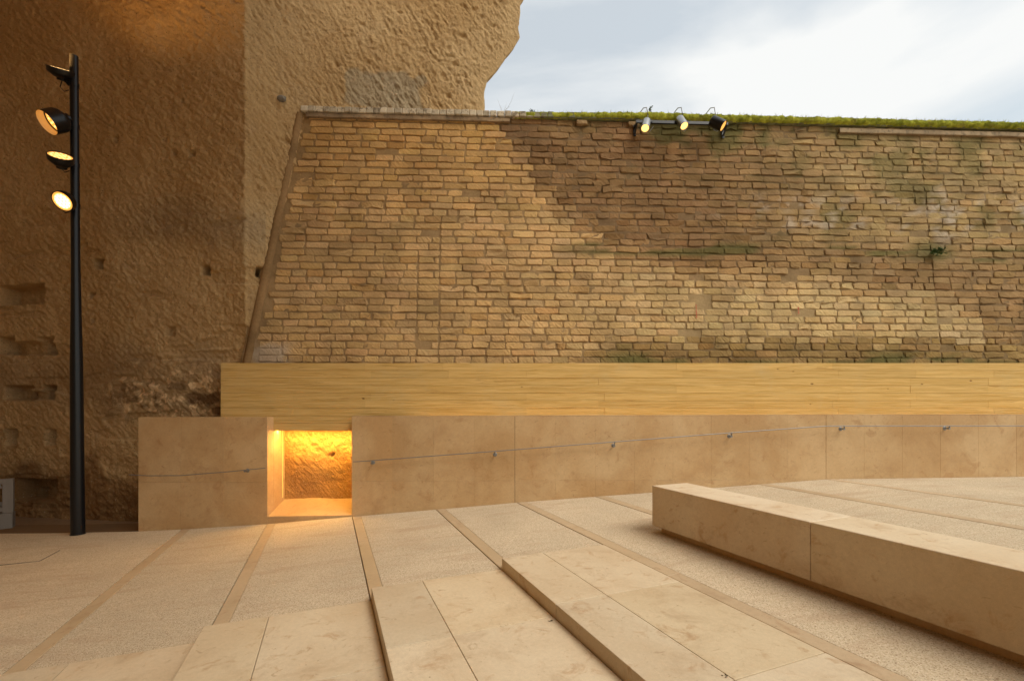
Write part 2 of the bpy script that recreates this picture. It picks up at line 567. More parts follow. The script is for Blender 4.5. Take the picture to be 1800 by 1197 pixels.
def paving(name, q0, q1, r0, r1a, r1b, mat, lift=0.0):
    """flat piece between q0 and q1, from r0 to r1a (at q0) / r1b (at q1), following the ramp."""
    bm = bmesh.new()
    qm = [q0] + [q for q in GQ if q0 + 0.05 < q < q1 - 0.05] + [q1]
    rr = [np.interp(q, (q0, q1), (r1a, r1b)) for q in qm]
    lo_n, hi_n, lo_f, hi_f = [], [], [], []
    for q, re in zip(qm, rr):
        for lst, r, dz in ((lo_n, r0, -0.06), (hi_n, r0, 0), (lo_f, re, -0.06), (hi_f, re, 0)):
            p = qr(q, r); lst.append(bm.verts.new((p[0], p[1], gz(q) + dz + lift)))
    for i in range(len(qm) - 1):
        bm.faces.new((hi_n[i], hi_n[i + 1], hi_f[i + 1], hi_f[i]))
        bm.faces.new((lo_n[i], lo_n[i + 1], hi_n[i + 1], hi_n[i]))
        bm.faces.new((lo_f[i], hi_f[i], hi_f[i + 1], lo_f[i + 1]))
    for i in (0, -1):
        bm.faces.new((lo_n[i], hi_n[i], hi_f[i], lo_f[i]))
    bmesh.ops.recalc_face_normals(bm, faces=bm.faces[:])
    es = [e for e in bm.edges if len(e.link_faces) == 2 and e.calc_face_angle(0) > 1.0]
    bmesh.ops.bevel(bm, geom=es, offset=0.004, segments=1, affect='EDGES')
    return bm_part(name, bm, mat, floor)

GAP = 0.009
edges = [-9.0] + SQ + [11.5]
for i in range(len(edges) - 1):
    q0 = edges[i] + (SW + 0.0015 if i > 0 else 0)
    q1 = edges[i + 1] - GAP
    behind_steps = 1 <= i <= 4                                  # the steps take the place of the ramp
    r0 = R_BACK + 0.006 if behind_steps else R0
    if i == len(edges) - 2:
        cuts = [q0, q0 + 2.4, q1]
        for a, b in zip(cuts, cuts[1:]):
            paving('paving_panel', a, b - 0.006, R0, r_wall(a), r_wall(b - 0.006), M['gravel'])
    else:
        paving('paving_panel', q0, q1, r0, r_wall(q0), r_wall(q1), M['gravel'])
    if i > 0:
        q = edges[i]
        r0s = R_BACK + 0.006 if i <= 4 else R0
        # strips are laid as stones about 1.8 m long
        cuts = [r0s]
        while cuts[-1] < r_wall(q) - 2.6: cuts.append(cuts[-1] + 1.8)
        cuts.append(None)
        for a, b in zip(cuts, cuts[1:]):
            if b is None:
                paving('paving_strip', q, q + SW, a, r_wall(q), r_wall(q + SW), M['strip'], 0.002)
            else:
                paving('paving_strip', q, q + SW, a, b - 0.002, b - 0.002, M['strip'], 0.002)

# hatch in the left panel
hp = []
for x, y in ((-170, 1010), (70, 986), (106, 967), (-60, 972)):
    z = -0.16
    for _ in range(6):
        q, r = on_level(x, y, z); z = gz(q)
    hp.append((*qr(q, r), z))
bm = bmesh.new()
c = np.mean(np.array(hp), 0)
prism(bm, [(p[0], p[1], p[2]) for p in hp], lambda p: p[2] - 0.01, lambda p: p[2] + 0.0025)
bm_part('hatch_frame', bm, M['black'], floor)
hp2 = [tuple(c + (np.array(p) - c) * 0.985) for p in hp]
bm = bmesh.new()
prism(bm, hp2, lambda p: p[2] - 0.01, lambda p: p[2] + 0.005)
bm_part('hatch_plate', bm, M['gravel'], floor)

# strip of bare earth between paving and rock at the left end
vs, fs = [], []
for j, Y in enumerate(np.linspace(6.70, 9.2, 12)):
    for i, X in enumerate(np.linspace(-12.5, -5.4, 40)):
        vs.append((X, Y, gxy(X, 6.8) - 0.055 + 0.02 * float(fbm(X * 2, Y * 2, 3, 5)) + 0.02 * j / 12))
for j in range(11):
    for i in range(39):
        a = j * 40 + i; fs.append((a, a + 1, a + 41, a + 40))
structure(part('earth_strip', vs, fs, M['earth'], None, True))

# ================================================================== ROCK FACE
AX, AY = -4.34, 7.30
def yA(X): return AY + 0.18 * (AX - X)
def yB(X):
    X = np.asarray(X, float)
    d = X - AX
    return AY + 0.13 * d + 0.62 * 1.3 * (1 - np.exp(-d / 1.3))
def solve_B(px):
    Y = 7.5
    for _ in range(40):
        X = (px - CX) / F * Y; Y = 0.5 * Y + 0.5 * float(yB(X))
    return (px - CX) / F * Y, Y
YS = 8.55
sil_px = [(846, 240), (846, 188), (850, 165), (858, 141), (877, 117), (890, 95), (904, 76), (914, 59), (912, 40), (915, 20), (916, 0), (950, -60), (1010, -160)]
SILZ = [H - (y - HY) / F * YS for x, y in sil_px]; SILX = [(x - CX) / F * YS for x, y in sil_px]
def xsil(z): return np.interp(z, SILZ, SILX)

zr = np.concatenate((np.arange(-0.9, 9.6, 0.0165), np.linspace(9.65, 10.6, 16)))
xa = np.concatenate((np.linspace(-11.5, -9.75, 18), np.arange(-9.65, AX - 0.01, 0.0165)))
nB = 300
fr = np.linspace(0, 1, nB)
nb = 16
R = len(zr)
left = 24
C = left + len(xa) + nB + nb
PX = np.zeros((R, C)); PYY = np.zeros((R, C))
ll = np.linspace(0, 1, left, endpoint=False)
PX[:, :left] = -12.1 + 0.6 * ll; PYY[:, :left] = -15.5 + (yA(-11.5) + 15.5) * ll
PX[:, left:left + len(xa)] = xa; PYY[:, left:left + len(xa)] = yA(xa)
XS = xsil(zr) + 0.035 * fbm(zr * 3.1, zr * 0, 4, 91)
bx = AX + (XS[:, None] - AX) * fr[None, :]
PX[:, left + len(xa):left + len(xa) + nB] = bx
PYY[:, left + len(xa):left + len(xa) + nB] = yB(bx)
kk = np.linspace(0, 1, nb + 1)[1:]
thin = 0.14 * np.exp(-((zr - 7.35) / 0.35) ** 2)[:, None]
PX[:, -nb:] = XS[:, None] + (0.012 + thin) * np.minimum(kk * 5, 1) ** 0.7 - 1.9 * kk ** 1.6
PYY[:, -nb:] = yB(XS)[:, None] + 1.7 * kk ** 1.3
ZZ = np.repeat(zr[:, None], C, 1)
# arc length along the plan and its outward normal (towards the visitors)
dx = np.gradient(PX, axis=1); dy = np.gradient(PYY, axis=1)
L = np.sqrt(dx * dx + dy * dy) + 1e-9
arc = np.cumsum(L, 1)
arc -= arc[:, left + len(xa)][:, None]                         # zero at the corner
NX, NY = dy / L, -dx / L
for _ in range(3):                                              # round the corner a little
    NX[:, 1:-1] = (NX[:, :-2] + NX[:, 1:-1] + NX[:, 2:]) / 3; NY[:, 1:-1] = (NY[:, :-2] + NY[:, 1:-1] + NY[:, 2:]) / 3
isB = sst(-0.15, 0.3, arc)
wob = fbm(arc * 0.9, ZZ * 0.9, 3, 3)
ang = np.radians(37) * (1 - isB) + np.radians(60) * isB + 0.5 * fbm(arc * 0.35, ZZ * 0.35, 2, 8)
# pick strokes: elongated ridges running down to the right
def strokes(s, z, a, fu, fv, seed):
    u = s * np.cos(a) - z * np.sin(a); v_ = s * np.sin(a) + z * np.cos(a)
    q = vn(u * fu + 0.5 * wob, v_ * fv + 1.5 * wob, seed)
    return 0.55 - 2.6 * np.abs(q)
a0 = np.radians(37); a1 = np.radians(60)
def stroke_mix(fu, fv, seed):
    return strokes(arc, ZZ, a0, fu, fv, seed) * (1 - isB) + strokes(arc, ZZ, a1, fu, fv, seed + 1) * isB
st1 = stroke_mix(4.6, 16.0, 20); st2 = stroke_mix(6.5, 23.0, 30)
patch = sst(-0.25, 0.25, fbm(arc * 0.7, ZZ * 0.7, 3, 44))
low = sst(1.5, 0.4, ZZ) * (1 - isB)
disp = 0.06 * fbm(arc * 0.45, ZZ * 0.45, 3, 1) + 0.009 * fbm(arc * 4, ZZ * 4, 4, 2)
disp += (0.012 * st1 + 0.016 * st2) * (0.65 + 0.5 * patch) * (1 - 0.45 * low)
disp += 0.05 * low * fbm(arc * 6, ZZ * 6, 4, 12)
disp += 0.014 * fbm(arc * 14, ZZ * 14, 3, 55)
pits = np.clip(fbm(arc * 5.2, ZZ * 5.2, 2, 77) - 0.44, 0, 1)
disp -= 0.14 * pits
finep = np.clip(vn(arc * 17, ZZ * 17, 79) - 0.30, 0, 1)
disp -= 0.09 * finep
disp += 0.013 * fbm(arc * 26, ZZ * 26, 2, 56)
gr_ = fbm(arc * 0.5 + 3, ZZ * 3.4, 3, 301)
disp -= 0.035 * sst(0.22, 0.30, gr_) * sst(6.2, 5.0, ZZ)
# beam holes and niches cut in the rock
tone = np.ones((R, C, 3))
def plan_hole(px):
    u = (px - CX) / F
    X = u * (AY + 0.18 * AX) / (1 + 0.18 * u)
    return X, yA(X)
def cut(px, py, w, h, depth, soft=0.03, on='A', seed=0, dark=1.0):
    global disp
    if on == 'A': X, Y = plan_hole(px)
    else:
        X, Y = solve_B(px)
    z = H - (py - HY) / F * Y
    hw, hh = w / F * Y / 2, h / F * Y / 2
    wx = PX - X + 0.02 * fbm(arc * 4, ZZ * 4, 2, seed + 3); wz = ZZ - z + 0.02 * fbm(arc * 4 + 9, ZZ * 4, 2, seed + 5)
    m = sst(hw + soft, hw - soft, np.abs(wx)) * sst(hh + soft, hh - soft, np.abs(wz))
    m = np.where(arc < 0 if on == 'A' else arc > 0, m, 0)
    disp = disp - depth * m
    return m
holes_shade = []
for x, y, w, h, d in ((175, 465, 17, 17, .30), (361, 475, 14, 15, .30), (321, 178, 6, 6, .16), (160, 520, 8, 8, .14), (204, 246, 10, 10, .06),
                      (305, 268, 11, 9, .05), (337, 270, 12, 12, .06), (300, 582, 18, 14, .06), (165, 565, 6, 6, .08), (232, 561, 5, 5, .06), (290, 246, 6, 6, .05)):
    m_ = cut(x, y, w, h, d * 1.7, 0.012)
    if w > 12 and d > .2: holes_shade.append(m_)
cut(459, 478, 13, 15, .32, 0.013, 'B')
for x, y, w, h, d in ((38, 518, 98, 34, .17), (10, 607, 34, 30, .16), (45, 612, 60, 22, .07), (79, 608, 34, 30, .16), (30, 690, 60, 24, .14), (50, 696, 60, 14, .06), (83, 690, 30, 25, .16),
                      (20, 769, 28, 28, .13), (90, 769, 20, 28, .13), (58, 862, 84, 38, .16), (84, 864, 20, 34, .10), (40, 874, 22, 22, .08)):
    cut(x, y, w, h, d * 1.8, 0.015)
# pale and dark stains (mineral bloom, damp foot)
def pix(X, Y, Z): return CX + F * X / np.maximum(Y, 0.5), HY - F * (Z - H) / np.maximum(Y, 0.5)
pxs, pys = pix(PX, PYY, ZZ)
front = PYY > 4
bloom = sst(0.10, 0.22, fbm(arc * 9, ZZ * 9, 4, 61)) * sst(110, 30, np.hypot((pxs - 335) * 0.75, (pys - 692) * 1.6)) * front
bloom = np.maximum(bloom, sst(0.22, 0.32, fbm(arc * 8, ZZ * 8, 4, 62)) * sst(90, 25, np.hypot(pxs - 250, (pys - 690) * 1.2)) * front)
dkb = sst(0.05, 0.25, fbm(arc * 2.2, ZZ * 5, 4, 63)) * sst(120, 30, np.abs(pys - 740)) * sst(150, 260, pxs) * (arc < 0) * front
damp = sst(790, 850, pys + 60 * fbm(arc * 2, ZZ * 2, 3, 64)) * (arc < 0) * front
band = sst(70, 10, np.abs(pys - 385 - 0.08 * (pxs - 250) + 40 * fbm(arc, ZZ, 2, 66))) * sst(150, 300, pxs) * (arc < 0.3) * front
band2 = sst(80, 20, np.abs(pys - 660 + 60 * fbm(arc * .8, ZZ * .8, 2, 67))) * (arc < 0) * front
gpat = sst(12, 2, np.maximum(np.abs(pxs - 670) - 62, (np.abs(pys - 160) - 22) * 1.2) + 26 * fbm(arc * 3, ZZ * 3, 3, 68)) * (arc > 0) * front
for kx, (mask, colr) in enumerate(((band, (0.78, 0.80, 0.86)), (band2, (0.80, 0.80, 0.84)), (dkb, (0.45, 0.40, 0.36)), (damp, (0.56, 0.49, 0.44)), (bloom, (1.75, 1.85, 2.0)), (gpat, (0.78, 0.90, 1.15)))):
    tone = tone * (1 - mask[..., None]) + tone * np.array(colr) * mask[..., None]
cidx = np.arange(C)[None, :]
eb = left + len(xa) + nB
fade = 1 - 0.9 * sst(eb - 26, eb - 3, cidx)
NX = NX * (1 - 0.8 * sst(eb - 30, eb - 4, cidx))
disp = disp * fade + 0.01 * fbm(arc * 20, ZZ * 20, 3, 402) * (1 - fade)
tone = tone * (1 + 0.16 * (1 - sst(-0.1, 0.1, arc)))[..., None]  # left face lightened in the tone in place of bounce light
for m_ in holes_shade: tone = tone * (1 - 0.5 * m_[..., None])  # inside of the deep beam holes darkened: shade put into the tone
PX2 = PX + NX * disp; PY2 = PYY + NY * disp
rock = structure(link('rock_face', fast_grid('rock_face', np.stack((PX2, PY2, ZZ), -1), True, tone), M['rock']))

# unseen roof of the quarry, shaped to keep skylight off the left of the yard
ux = np.linspace(0, 1, 60); vy = np.linspace(0, 1, 90)
U, V = np.meshgrid(ux, vy)
yy = 8.9 - 24.0 * np.minimum(V / 0.82, 1.0)
back_ = np.clip((V - 0.82) / 0.18, 0, 1)  # back wall added behind the camera to cut stray light
xe = 2.9 - 5.45 * sst(4.0, 6.3, yy) + 0.35 * np.sin(yy * 0.7) + 0.5 * fbm(yy, yy * 0, 3, 7) - 0.02 * (8.9 - yy)
xx = -12.6 + (xe + 12.6) * U
zz = 10.35 - 12.0 * back_ + 0.25 * fbm(xx * 0.5, yy * 0.5, 4, 9) + 0.04 * fbm(xx * 3, yy * 3, 3, 10) + 0.8 * U ** 4
under = np.stack((xx, yy, zz), -1)
top = under[:, ::-1].copy(); top[..., 2] = 12.2; top[:, 0, 0] += 0.5
unseen_vault = np.concatenate((under, top), 1)
structure(link('unseen_rock_vault', fast_grid('unseen_rock_vault', unseen_vault, True, np.ones(unseen_vault.shape), True), M['rock']))

# rock behind the niche
gx = np.linspace(-3.9, -2.2, 110); gzv = np.linspace(-0.1, 1.75, 110)
XX, Z2 = np.meshgrid(gx, gzv)
dep = 0.05 * fbm(XX * 1.5, Z2 * 1.5, 3, 21) + sst(0.55, 1.0, Z2) * (0.035 * fbm(XX * 9, Z2 * 12, 4, 22)) + 0.010 * fbm(XX * 18, Z2 * 18, 3, 23)
pos = np.stack((XX, 7.31 - dep + 0.12 * sst(0.045, 0.02, np.hypot(XX + 2.93, Z2 - 0.87)), Z2), -1)
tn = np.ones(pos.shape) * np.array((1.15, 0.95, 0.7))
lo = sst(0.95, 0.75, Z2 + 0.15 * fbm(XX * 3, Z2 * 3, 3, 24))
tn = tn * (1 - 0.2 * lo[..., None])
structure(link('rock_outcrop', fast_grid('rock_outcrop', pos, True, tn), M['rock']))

# ================================================================== BRICK WALL
TH = math.atan(0.065 / 1.678)
WU = np.array((math.cos(TH), math.sin(TH), 0.0)); WNH = np.array((-math.sin(TH), math.cos(TH), 0.0))
WW = WNH * 0.1 + np.array((0, 0, 1.0)); WW /= np.linalg.norm(WW)
WO = at(440, 638, 7.32)
WN = np.cross(WU, WW); WN /= np.linalg.norm(WN)
if WN[1] > 0: WN = -WN                                          # towards the visitors
def wall_pt(s, h, out=0.0):
    s = np.asarray(s, float)[..., None]; h = np.asarray(h, float)[..., None]; out = np.asarray(out, float)[..., None]
    return WO + s * WU + h * WW + out * WN
def px_wall(px, py):
    d = np.array(((px - CX) / F, 1.0, -(py - HY) / F)); o = np.array((0, 0, H))
    t = ((WO - o) @ WN) / (d @ WN)
    p = o + t * d - WO
    return float(p @ WU), float(p @ WW)
def wall_pix(s, h):
    p = wall_pt(s, h); return pix(p[..., 0], p[..., 1], p[..., 2])

S_L, H_TOP = px_wall(536, 201)
S_R = px_wall(1800, 400)[0] + 1.6
H_BOT = -0.45
CH = 0.1215
wall_loc = wall_pt(np.array((S_L + S_R) / 2), np.array(H_BOT))
wall = thing('brick_wall', tuple(wall_loc), 'tall leaning tuff brick wall with a mossy coping behind the concrete band', 'wall')

def s_edge(h):                                                  # where the rock face meets the leaning wall
    a, b = px_wall(440, 638), px_wall(533, 205)
    return np.interp(h, (a[1], b[1]), (a[0], b[0])) 

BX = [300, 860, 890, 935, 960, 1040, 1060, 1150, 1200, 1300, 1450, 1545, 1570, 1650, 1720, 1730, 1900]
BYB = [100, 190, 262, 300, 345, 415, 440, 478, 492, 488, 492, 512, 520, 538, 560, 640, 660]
def wall_tone(px, py, sh, hh):
    """albedo of the masonry: clean repaired part below a stepped line, damp brown weathered part above it."""
    px = np.asarray(px, float); py = np.asarray(py, float)
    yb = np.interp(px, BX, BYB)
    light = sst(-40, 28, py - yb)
    low = sst(588, 612, py + 0.02 * (px - 1000) * 0 ) * sst(980, 1120, px)
    up = sst(1180, 1560, px) * (0.35 + 0.65 * sst(485, 400, py))
    tan = np.array((0.56, 0.365, 0.165)); orange = np.array((0.585, 0.355, 0.135)); pale = np.array((0.55, 0.395, 0.19))
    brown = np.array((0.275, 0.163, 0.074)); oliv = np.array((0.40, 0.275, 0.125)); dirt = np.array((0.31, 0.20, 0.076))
    wo_ = sst(420, 230, py)[..., None] * np.ones(3)
    wp = (sst(900, 1250, px) * sst(440, 540, py))[..., None]
    L_ = tan * (1 - wo_) + orange * wo_
    L_ = L_ * (1 - wp) + pale * wp
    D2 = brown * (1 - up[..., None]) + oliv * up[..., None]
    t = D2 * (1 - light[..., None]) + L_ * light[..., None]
    t = t * (1 - low[..., None]) + dirt * low[..., None]
    return t
def wall_stain(t, px, py, s, h):
    """moss and lime bloom over bricks and joints alike, from noise."""
    n = fbm(s * 1.6, h * 1.6, 4, 101)
    g = sst(0.02, 0.28, n) * sst(930, 1200, px) * sst(360, 215, py) * 0.85
    g = np.maximum(g, sst(0.0, 0.2, fbm(s * 1.1, h * 9, 3, 102)) * sst(18, 6, np.abs(py - 437 - 0.02 * (px - 1100))) * sst(960, 1060, px) * 0.75)
    g = np.maximum(g, sst(-0.1, 0.2, fbm(s * 1.3, h * 6, 3, 103)) * sst(606, 632, py) * sst(1020, 1100, px) * 0.8)
    g = np.maximum(g, sst(60, 15, np.hypot(px - 1637, (py - 443) * 2.2)) * 0.7)
    g = np.maximum(g, sst(0.1, 0.3, fbm(s * 2.2, h * 2.2, 3, 104)) * sst(1250, 1400, px) * sst(460, 380, py) * 0.5)
    t = t * (1 - g[..., None]) + np.array((0.105, 0.105, 0.034)) * g[..., None]
    b = sst(-0.05, 0.2, fbm(s * 7, h * 7, 4, 105)) * sst(55, 8, np.hypot((px - 1657) * 1.3, (py - 380) * 0.8))
    b = np.maximum(b, sst(0.18, 0.34, fbm(s * 6, h * 6, 4, 106)) * sst(1200, 1380, px) * sst(420, 395, py) * sst(330, 372, py) * 0.6)
    b = np.maximum(b, sst(30, 12, np.hypot((px - 480) * 0.6, py - 622) + 20 * fbm(s * 5, h * 5, 3, 107)) * 0.7)
    t = t * (1 - b[..., None]) + np.array((0.50, 0.42, 0.33)) * b[..., None]
    mott = 1 + 0.35 * fbm(s * 3.1, h * 3.1, 4, 108)
    return t * mott[..., None]

# the core of mortar, seen in every joint
ns, nh = 240, 130
sg = np.linspace(S_L - 1.6, S_R, ns); hg = np.linspace(H_BOT, H_TOP, nh)
SG, HG = np.meshgrid(sg, hg)
SL_ = np.array([float(s_edge(a)) for a in hg])[:, None] - 0.16
SG = SL_ + (S_R - SL_) * np.linspace(0, 1, ns)[None, :]
mp_, mq_ = wall_pix(SG, HG)
mt = wall_tone(mp_, mq_, SG, HG)
mt = mt * 0.44 + np.array((0.24, 0.17, 0.10)) * 0.42
mt = wall_stain(mt, mp_, mq_, SG, HG)
core = wall_pt(SG, HG, 0.018 * fbm(SG * 9, HG * 9, 3, 71) + 0.004) - np.array(wall_loc)
link('mortar_core', fast_grid('mortar_core', core, True, mt), M['mortar'], wall)
# body of the wall behind the facing
bm = bmesh.new()
cs = [wall_pt(np.array(a), np.array(b), np.array(o)) for a, b, o in ((SL_[0,0], H_BOT, -.02), (S_R, H_BOT, -.02), (S_R, H_BOT, -.62), (SL_[0,0], H_BOT, -.62),
      (SL_[-1,0], H_TOP - .002, -.02), (S_R, H_TOP - .002, -.02), (S_R, H_TOP - .002, -.62), (SL_[-1,0], H_TOP - .002, -.62))]
part('wall_body', cs, [(0, 1, 2, 3), (7, 6, 5, 4), (0, 4, 5, 1), (1, 5, 6, 2), (2, 6, 7, 3), (3, 7, 4, 0)], M['mortar'], wall, tone=np.full((8, 3), 0.2))

def brick_shape(s0, s1, h0, h1, proud, rough, tilt, seed, back=-0.05):
    """rounded, slightly uneven block: 5x3 front grid and a skirt."""
    nx, nz = 5, 4
    g = random.Random(seed)
    V_, T_ = [], []
    js = (s1 - s0); jh = (h1 - h0)
    cor = [g.uniform(-1, 1) for _ in range(8)]
    rel = []
    for j in range(nz):
        for i in range(nx):
            u = (0, .06, .5, .94, 1)[i]; v_ = (0, .14, .86, 1)[j]
            edge_u = i in (0, nx - 1); edge_v = j in (0, nz - 1)
            s = s0 + js * u; h = h0 + jh * v_
            # uneven outline
            if edge_v: h += (g.uniform(-.006, .006) * (1 + rough)) + (0.006 if j == 0 else -0.006) * edge_u * 1.4
            if edge_u: s += g.uniform(-.007, .007) * (1 + rough) + (cor[0] if i == 0 else cor[1]) * 0.016 * (v_ - .5) + (0.007 if i == 0 else -0.007) * edge_v
            o = proud + tilt[0] * (u - .5) + tilt[1] * (v_ - .5) + g.uniform(-1, 1) * 0.006 * rough
            if edge_u or edge_v: o -= 0.002 + 0.004 * rough * g.random()
            if edge_u and edge_v: o -= 0.003
            rel.append((s, h, o))
    ring = [0, 1, 2, 3, 4, 9, 14, 19, 18, 17, 16, 15, 10, 5]
    cs_, ch_ = (s0 + s1) / 2, (h0 + h1) / 2
    for k_ in ring:
        s, h, o = rel[k_]
        rel.append((cs_ + (s - cs_) * 1.006, ch_ + (h - ch_) * 1.02, back))
    F_ = []
    for j in range(nz - 1):
        for i in range(nx - 1):
            a = j * nx + i; F_.append((a, a + 1, a + nx + 1, a + nx))
    b0 = nx * nz
    for m in range(14):
        m2 = (m + 1) % 14
        F_.append((ring[m2], ring[m], b0 + m, b0 + m2))
    r_ = np.array(rel)
    return r_, F_

# courses
n_c = int((H_TOP - 0.0 - H_BOT) / CH)
brk = []                                                        # (area, rel, faces, tone)
break_right = px_wall(1636, 450)[0]
b_mid0 = px_wall(733, 540)[0]; b_mid1 = px_wall(772, 540)[0]
bid = 0
ci = 0
h = H_TOP - CH
gR = random.Random(11)
while h > H_BOT:
    ref_py = float(wall_pix(np.array(4.0), np.array(h + CH / 2))[1])
    header = (ci % 3 == 0) or gR.random() < 0.12
    s = float(s_edge(h + CH / 2)) + gR.uniform(0.03, 0.20)
    lims = [break_right, S_R - 0.02]
    if ref_py > 395: lims = [b_mid1] + lims
    if ref_py > 440: lims = [b_mid0] + lims
    li = 0
    while s < S_R - 0.1 and li < len(lims):
        px0, py0 = [float(a) for a in wall_pix(np.array(s), np.array(h + CH / 2))]
        weath = float(sst(6, -6, py0 - np.interp(px0, BX, BYB)))
        Lb = gR.uniform(0.215, 0.285) if header else gR.uniform(0.335, 0.385)
        if gR.random() < 0.10: Lb *= gR.uniform(0.45, 0.8)
        jt = gR.uniform(0.017, 0.036) - 0.008 * weath
        e = s + Lb
        room = lims[li] - s
        if room < Lb * 1.35:
            e = lims[li] - 0.012
            if room < 0.07:
                s = lims[li] + 0.014; li += 1; continue
            li += 1
        if gR.random() < 0.012:                                 # a stone lost, the joint filled
            s = e + jt; continue
        hj = 0.0125 + 0.005 * gR.random()
        wav = 0.012 * float(fbm(np.array(s * 0.5), np.array(ci * 3.7), 2, 41)) * (1 + weath)
        rough = 0.5 + 0.85 * weath * gR.random() + (1.8 if gR.random() < 0.08 else 0)
        proud = 0.0165 + gR.uniform(-0.004, 0.005) + weath * gR.uniform(-0.004, 0.006)
        tl = (gR.uniform(-.005, .005), gR.uniform(-.004, .004))
        bid += 1
        rel, F_ = brick_shape(s, e, h + hj + wav, h + CH - hj * 0.5 + wav, proud, rough, tl, bid)
        bs, bh = (s + e) / 2, h + CH / 2
        bcx, bcy = [float(a) for a in wall_pix(np.array(bs), np.array(bh))]
        jit = np.array((bcx + gR.uniform(-14, 14), bcy + gR.uniform(-11, 11)))
        tn = wall_tone(np.array(jit[0]), np.array(jit[1]), bs, bh)
        tn = tn * gR.gauss(1, 0.075) * np.array((1 + gR.gauss(0, .018), 1, 1 + gR.gauss(0, .04)))
        rr = gR.random()
        if rr < 0.06: tn = tn * np.array((0.92, 0.86, 0.80))
        elif rr < 0.10: tn = tn * np.array((1.03, 1.07, 1.15))
        elif rr < 0.13 and bcx > 1100: tn = tn * 0.5 + 0.5 * np.array((0.41, 0.24, 0.10))
        vt = np.repeat(tn[None], len(rel), 0)
        vpx, vpy = wall_pix(rel[:, 0], rel[:, 1])
        vt = wall_stain(vt, vpx, vpy, rel[:, 0], rel[:, 1])
        W3 = wall_pt(rel[:, 0], rel[:, 1], rel[:, 2])
        seen = 0 < bcx < 1800 and 205 < bcy < 632
        # area in the picture
        qx, qy = wall_pix(np.array((s, e)), np.array((h + hj, h + CH - hj * .5)))
        area = abs((qx[1] - qx[0]) * (qy[1] - qy[0])) if seen else 0
        brk.append((area, W3, F_, np.clip(vt, 0.01, 0.8)))
        s = e + jt
    ci += 1
    h -= CH
brk.sort(key=lambda b: -b[0])
for a, W3, F_, vt in brk[:300]:
    o = part('brick', W3, F_, M['brick'], wall, False, vt)
vs, fs, ts, nv = [], [], [], 0
for a, W3, F_, vt in brk[300:]:
    vs.append(W3); ts.append(vt); fs += [tuple(i + nv for i in f) for f in F_]; nv += len(W3)
o = part('bricks', np.concatenate(vs), fs, M['brick'], wall, False, np.concatenate(ts)); o['kind'] = 'stuff'

# rounded mortar fillet where the leaning wall meets the rock
hv = np.linspace(H_BOT + .3, H_TOP - .01, 150)
th = np.linspace(-.3, math.pi + .3, 11)
P = np.zeros((len(th), len(hv), 3))
sE = np.array([float(s_edge(a)) for a in hv])
for i_, t_ in enumerate(th):
    rr_ = 0.068 + 0.012 * fbm(hv * 2.5, hv * 0 + i_ * .4, 3, 131)
    P[i_] = wall_pt(sE - 0.055 + rr_ * np.cos(t_), hv, rr_ * np.sin(t_) * .9 + 0.0)
ft = np.ones(P.shape) * np.array((0.27, 0.165, 0.075)) * (1 + .4 * fbm(hv * 3, hv * 0, 3, 132))[None, :, None]  # dark brown mortar, its tone carrying the shade of the groove by the rock
link('mortar_fillet', fast_grid('mortar_fillet', P - np.array(wall_loc), True, ft), M['mortar'], wall)

# rendered band under the coping, left end and right end
def band(name, a, b, h0, h1, pr, tn):
    n_ = max(2, int((b - a) / 0.05)); sv = np.linspace(a, b, n_)
    prof = [(h0, -0.02), (h0, pr), (h0 + 0.008, pr + 0.006), (h1 - 0.004, pr + 0.006), (h1, pr), (h1, -0.02)]
    P = np.zeros((len(prof), n_, 3))
    for i, (hh, o_) in enumerate(prof):
        P[i] = wall_pt(sv, np.full(n_, hh) + 0.006 * fbm(sv * 3, sv * 0 + i, 3, 5), np.full(n_, o_) + 0.008 * fbm(sv * 5, sv * 0 + i * .3, 3, 6))
    me = fast_grid(name, P - np.array(wall_loc), False, np.ones(P.shape) * np.array(tn) * (1 + 0.5 * fbm(sv * 4, sv * 0, 4, 15))[None, :, None])
    return link(name, me, M['coping'], wall)
sb0, sb1 = px_wall(540, 205)[0], px_wall(896, 207)[0]
band('rendered_band', sb0, sb1, H_TOP - 0.085, H_TOP - 0.006, 0.045, (0.34, 0.24, 0.14))
sc0 = px_wall(1472, 230)[0]
band('rendered_band', sc0, S_R, H_TOP - 0.135, H_TOP - 0.05, 0.05, (0.34, 0.25, 0.15))
for xx_ in (1021, 1112):
    sq = px_wall(xx_, 212)[0]
    rel, F_ = brick_shape(sq - .09, sq + .1, H_TOP - .1, H_TOP - .02, .06, .6, (0, 0), 900 + xx_)
    part('brick', wall_pt(rel[:, 0], rel[:, 1], rel[:, 2]), F_, M['brick'], wall, True, np.tile((0.36, 0.24, 0.12), (len(rel), 1)))

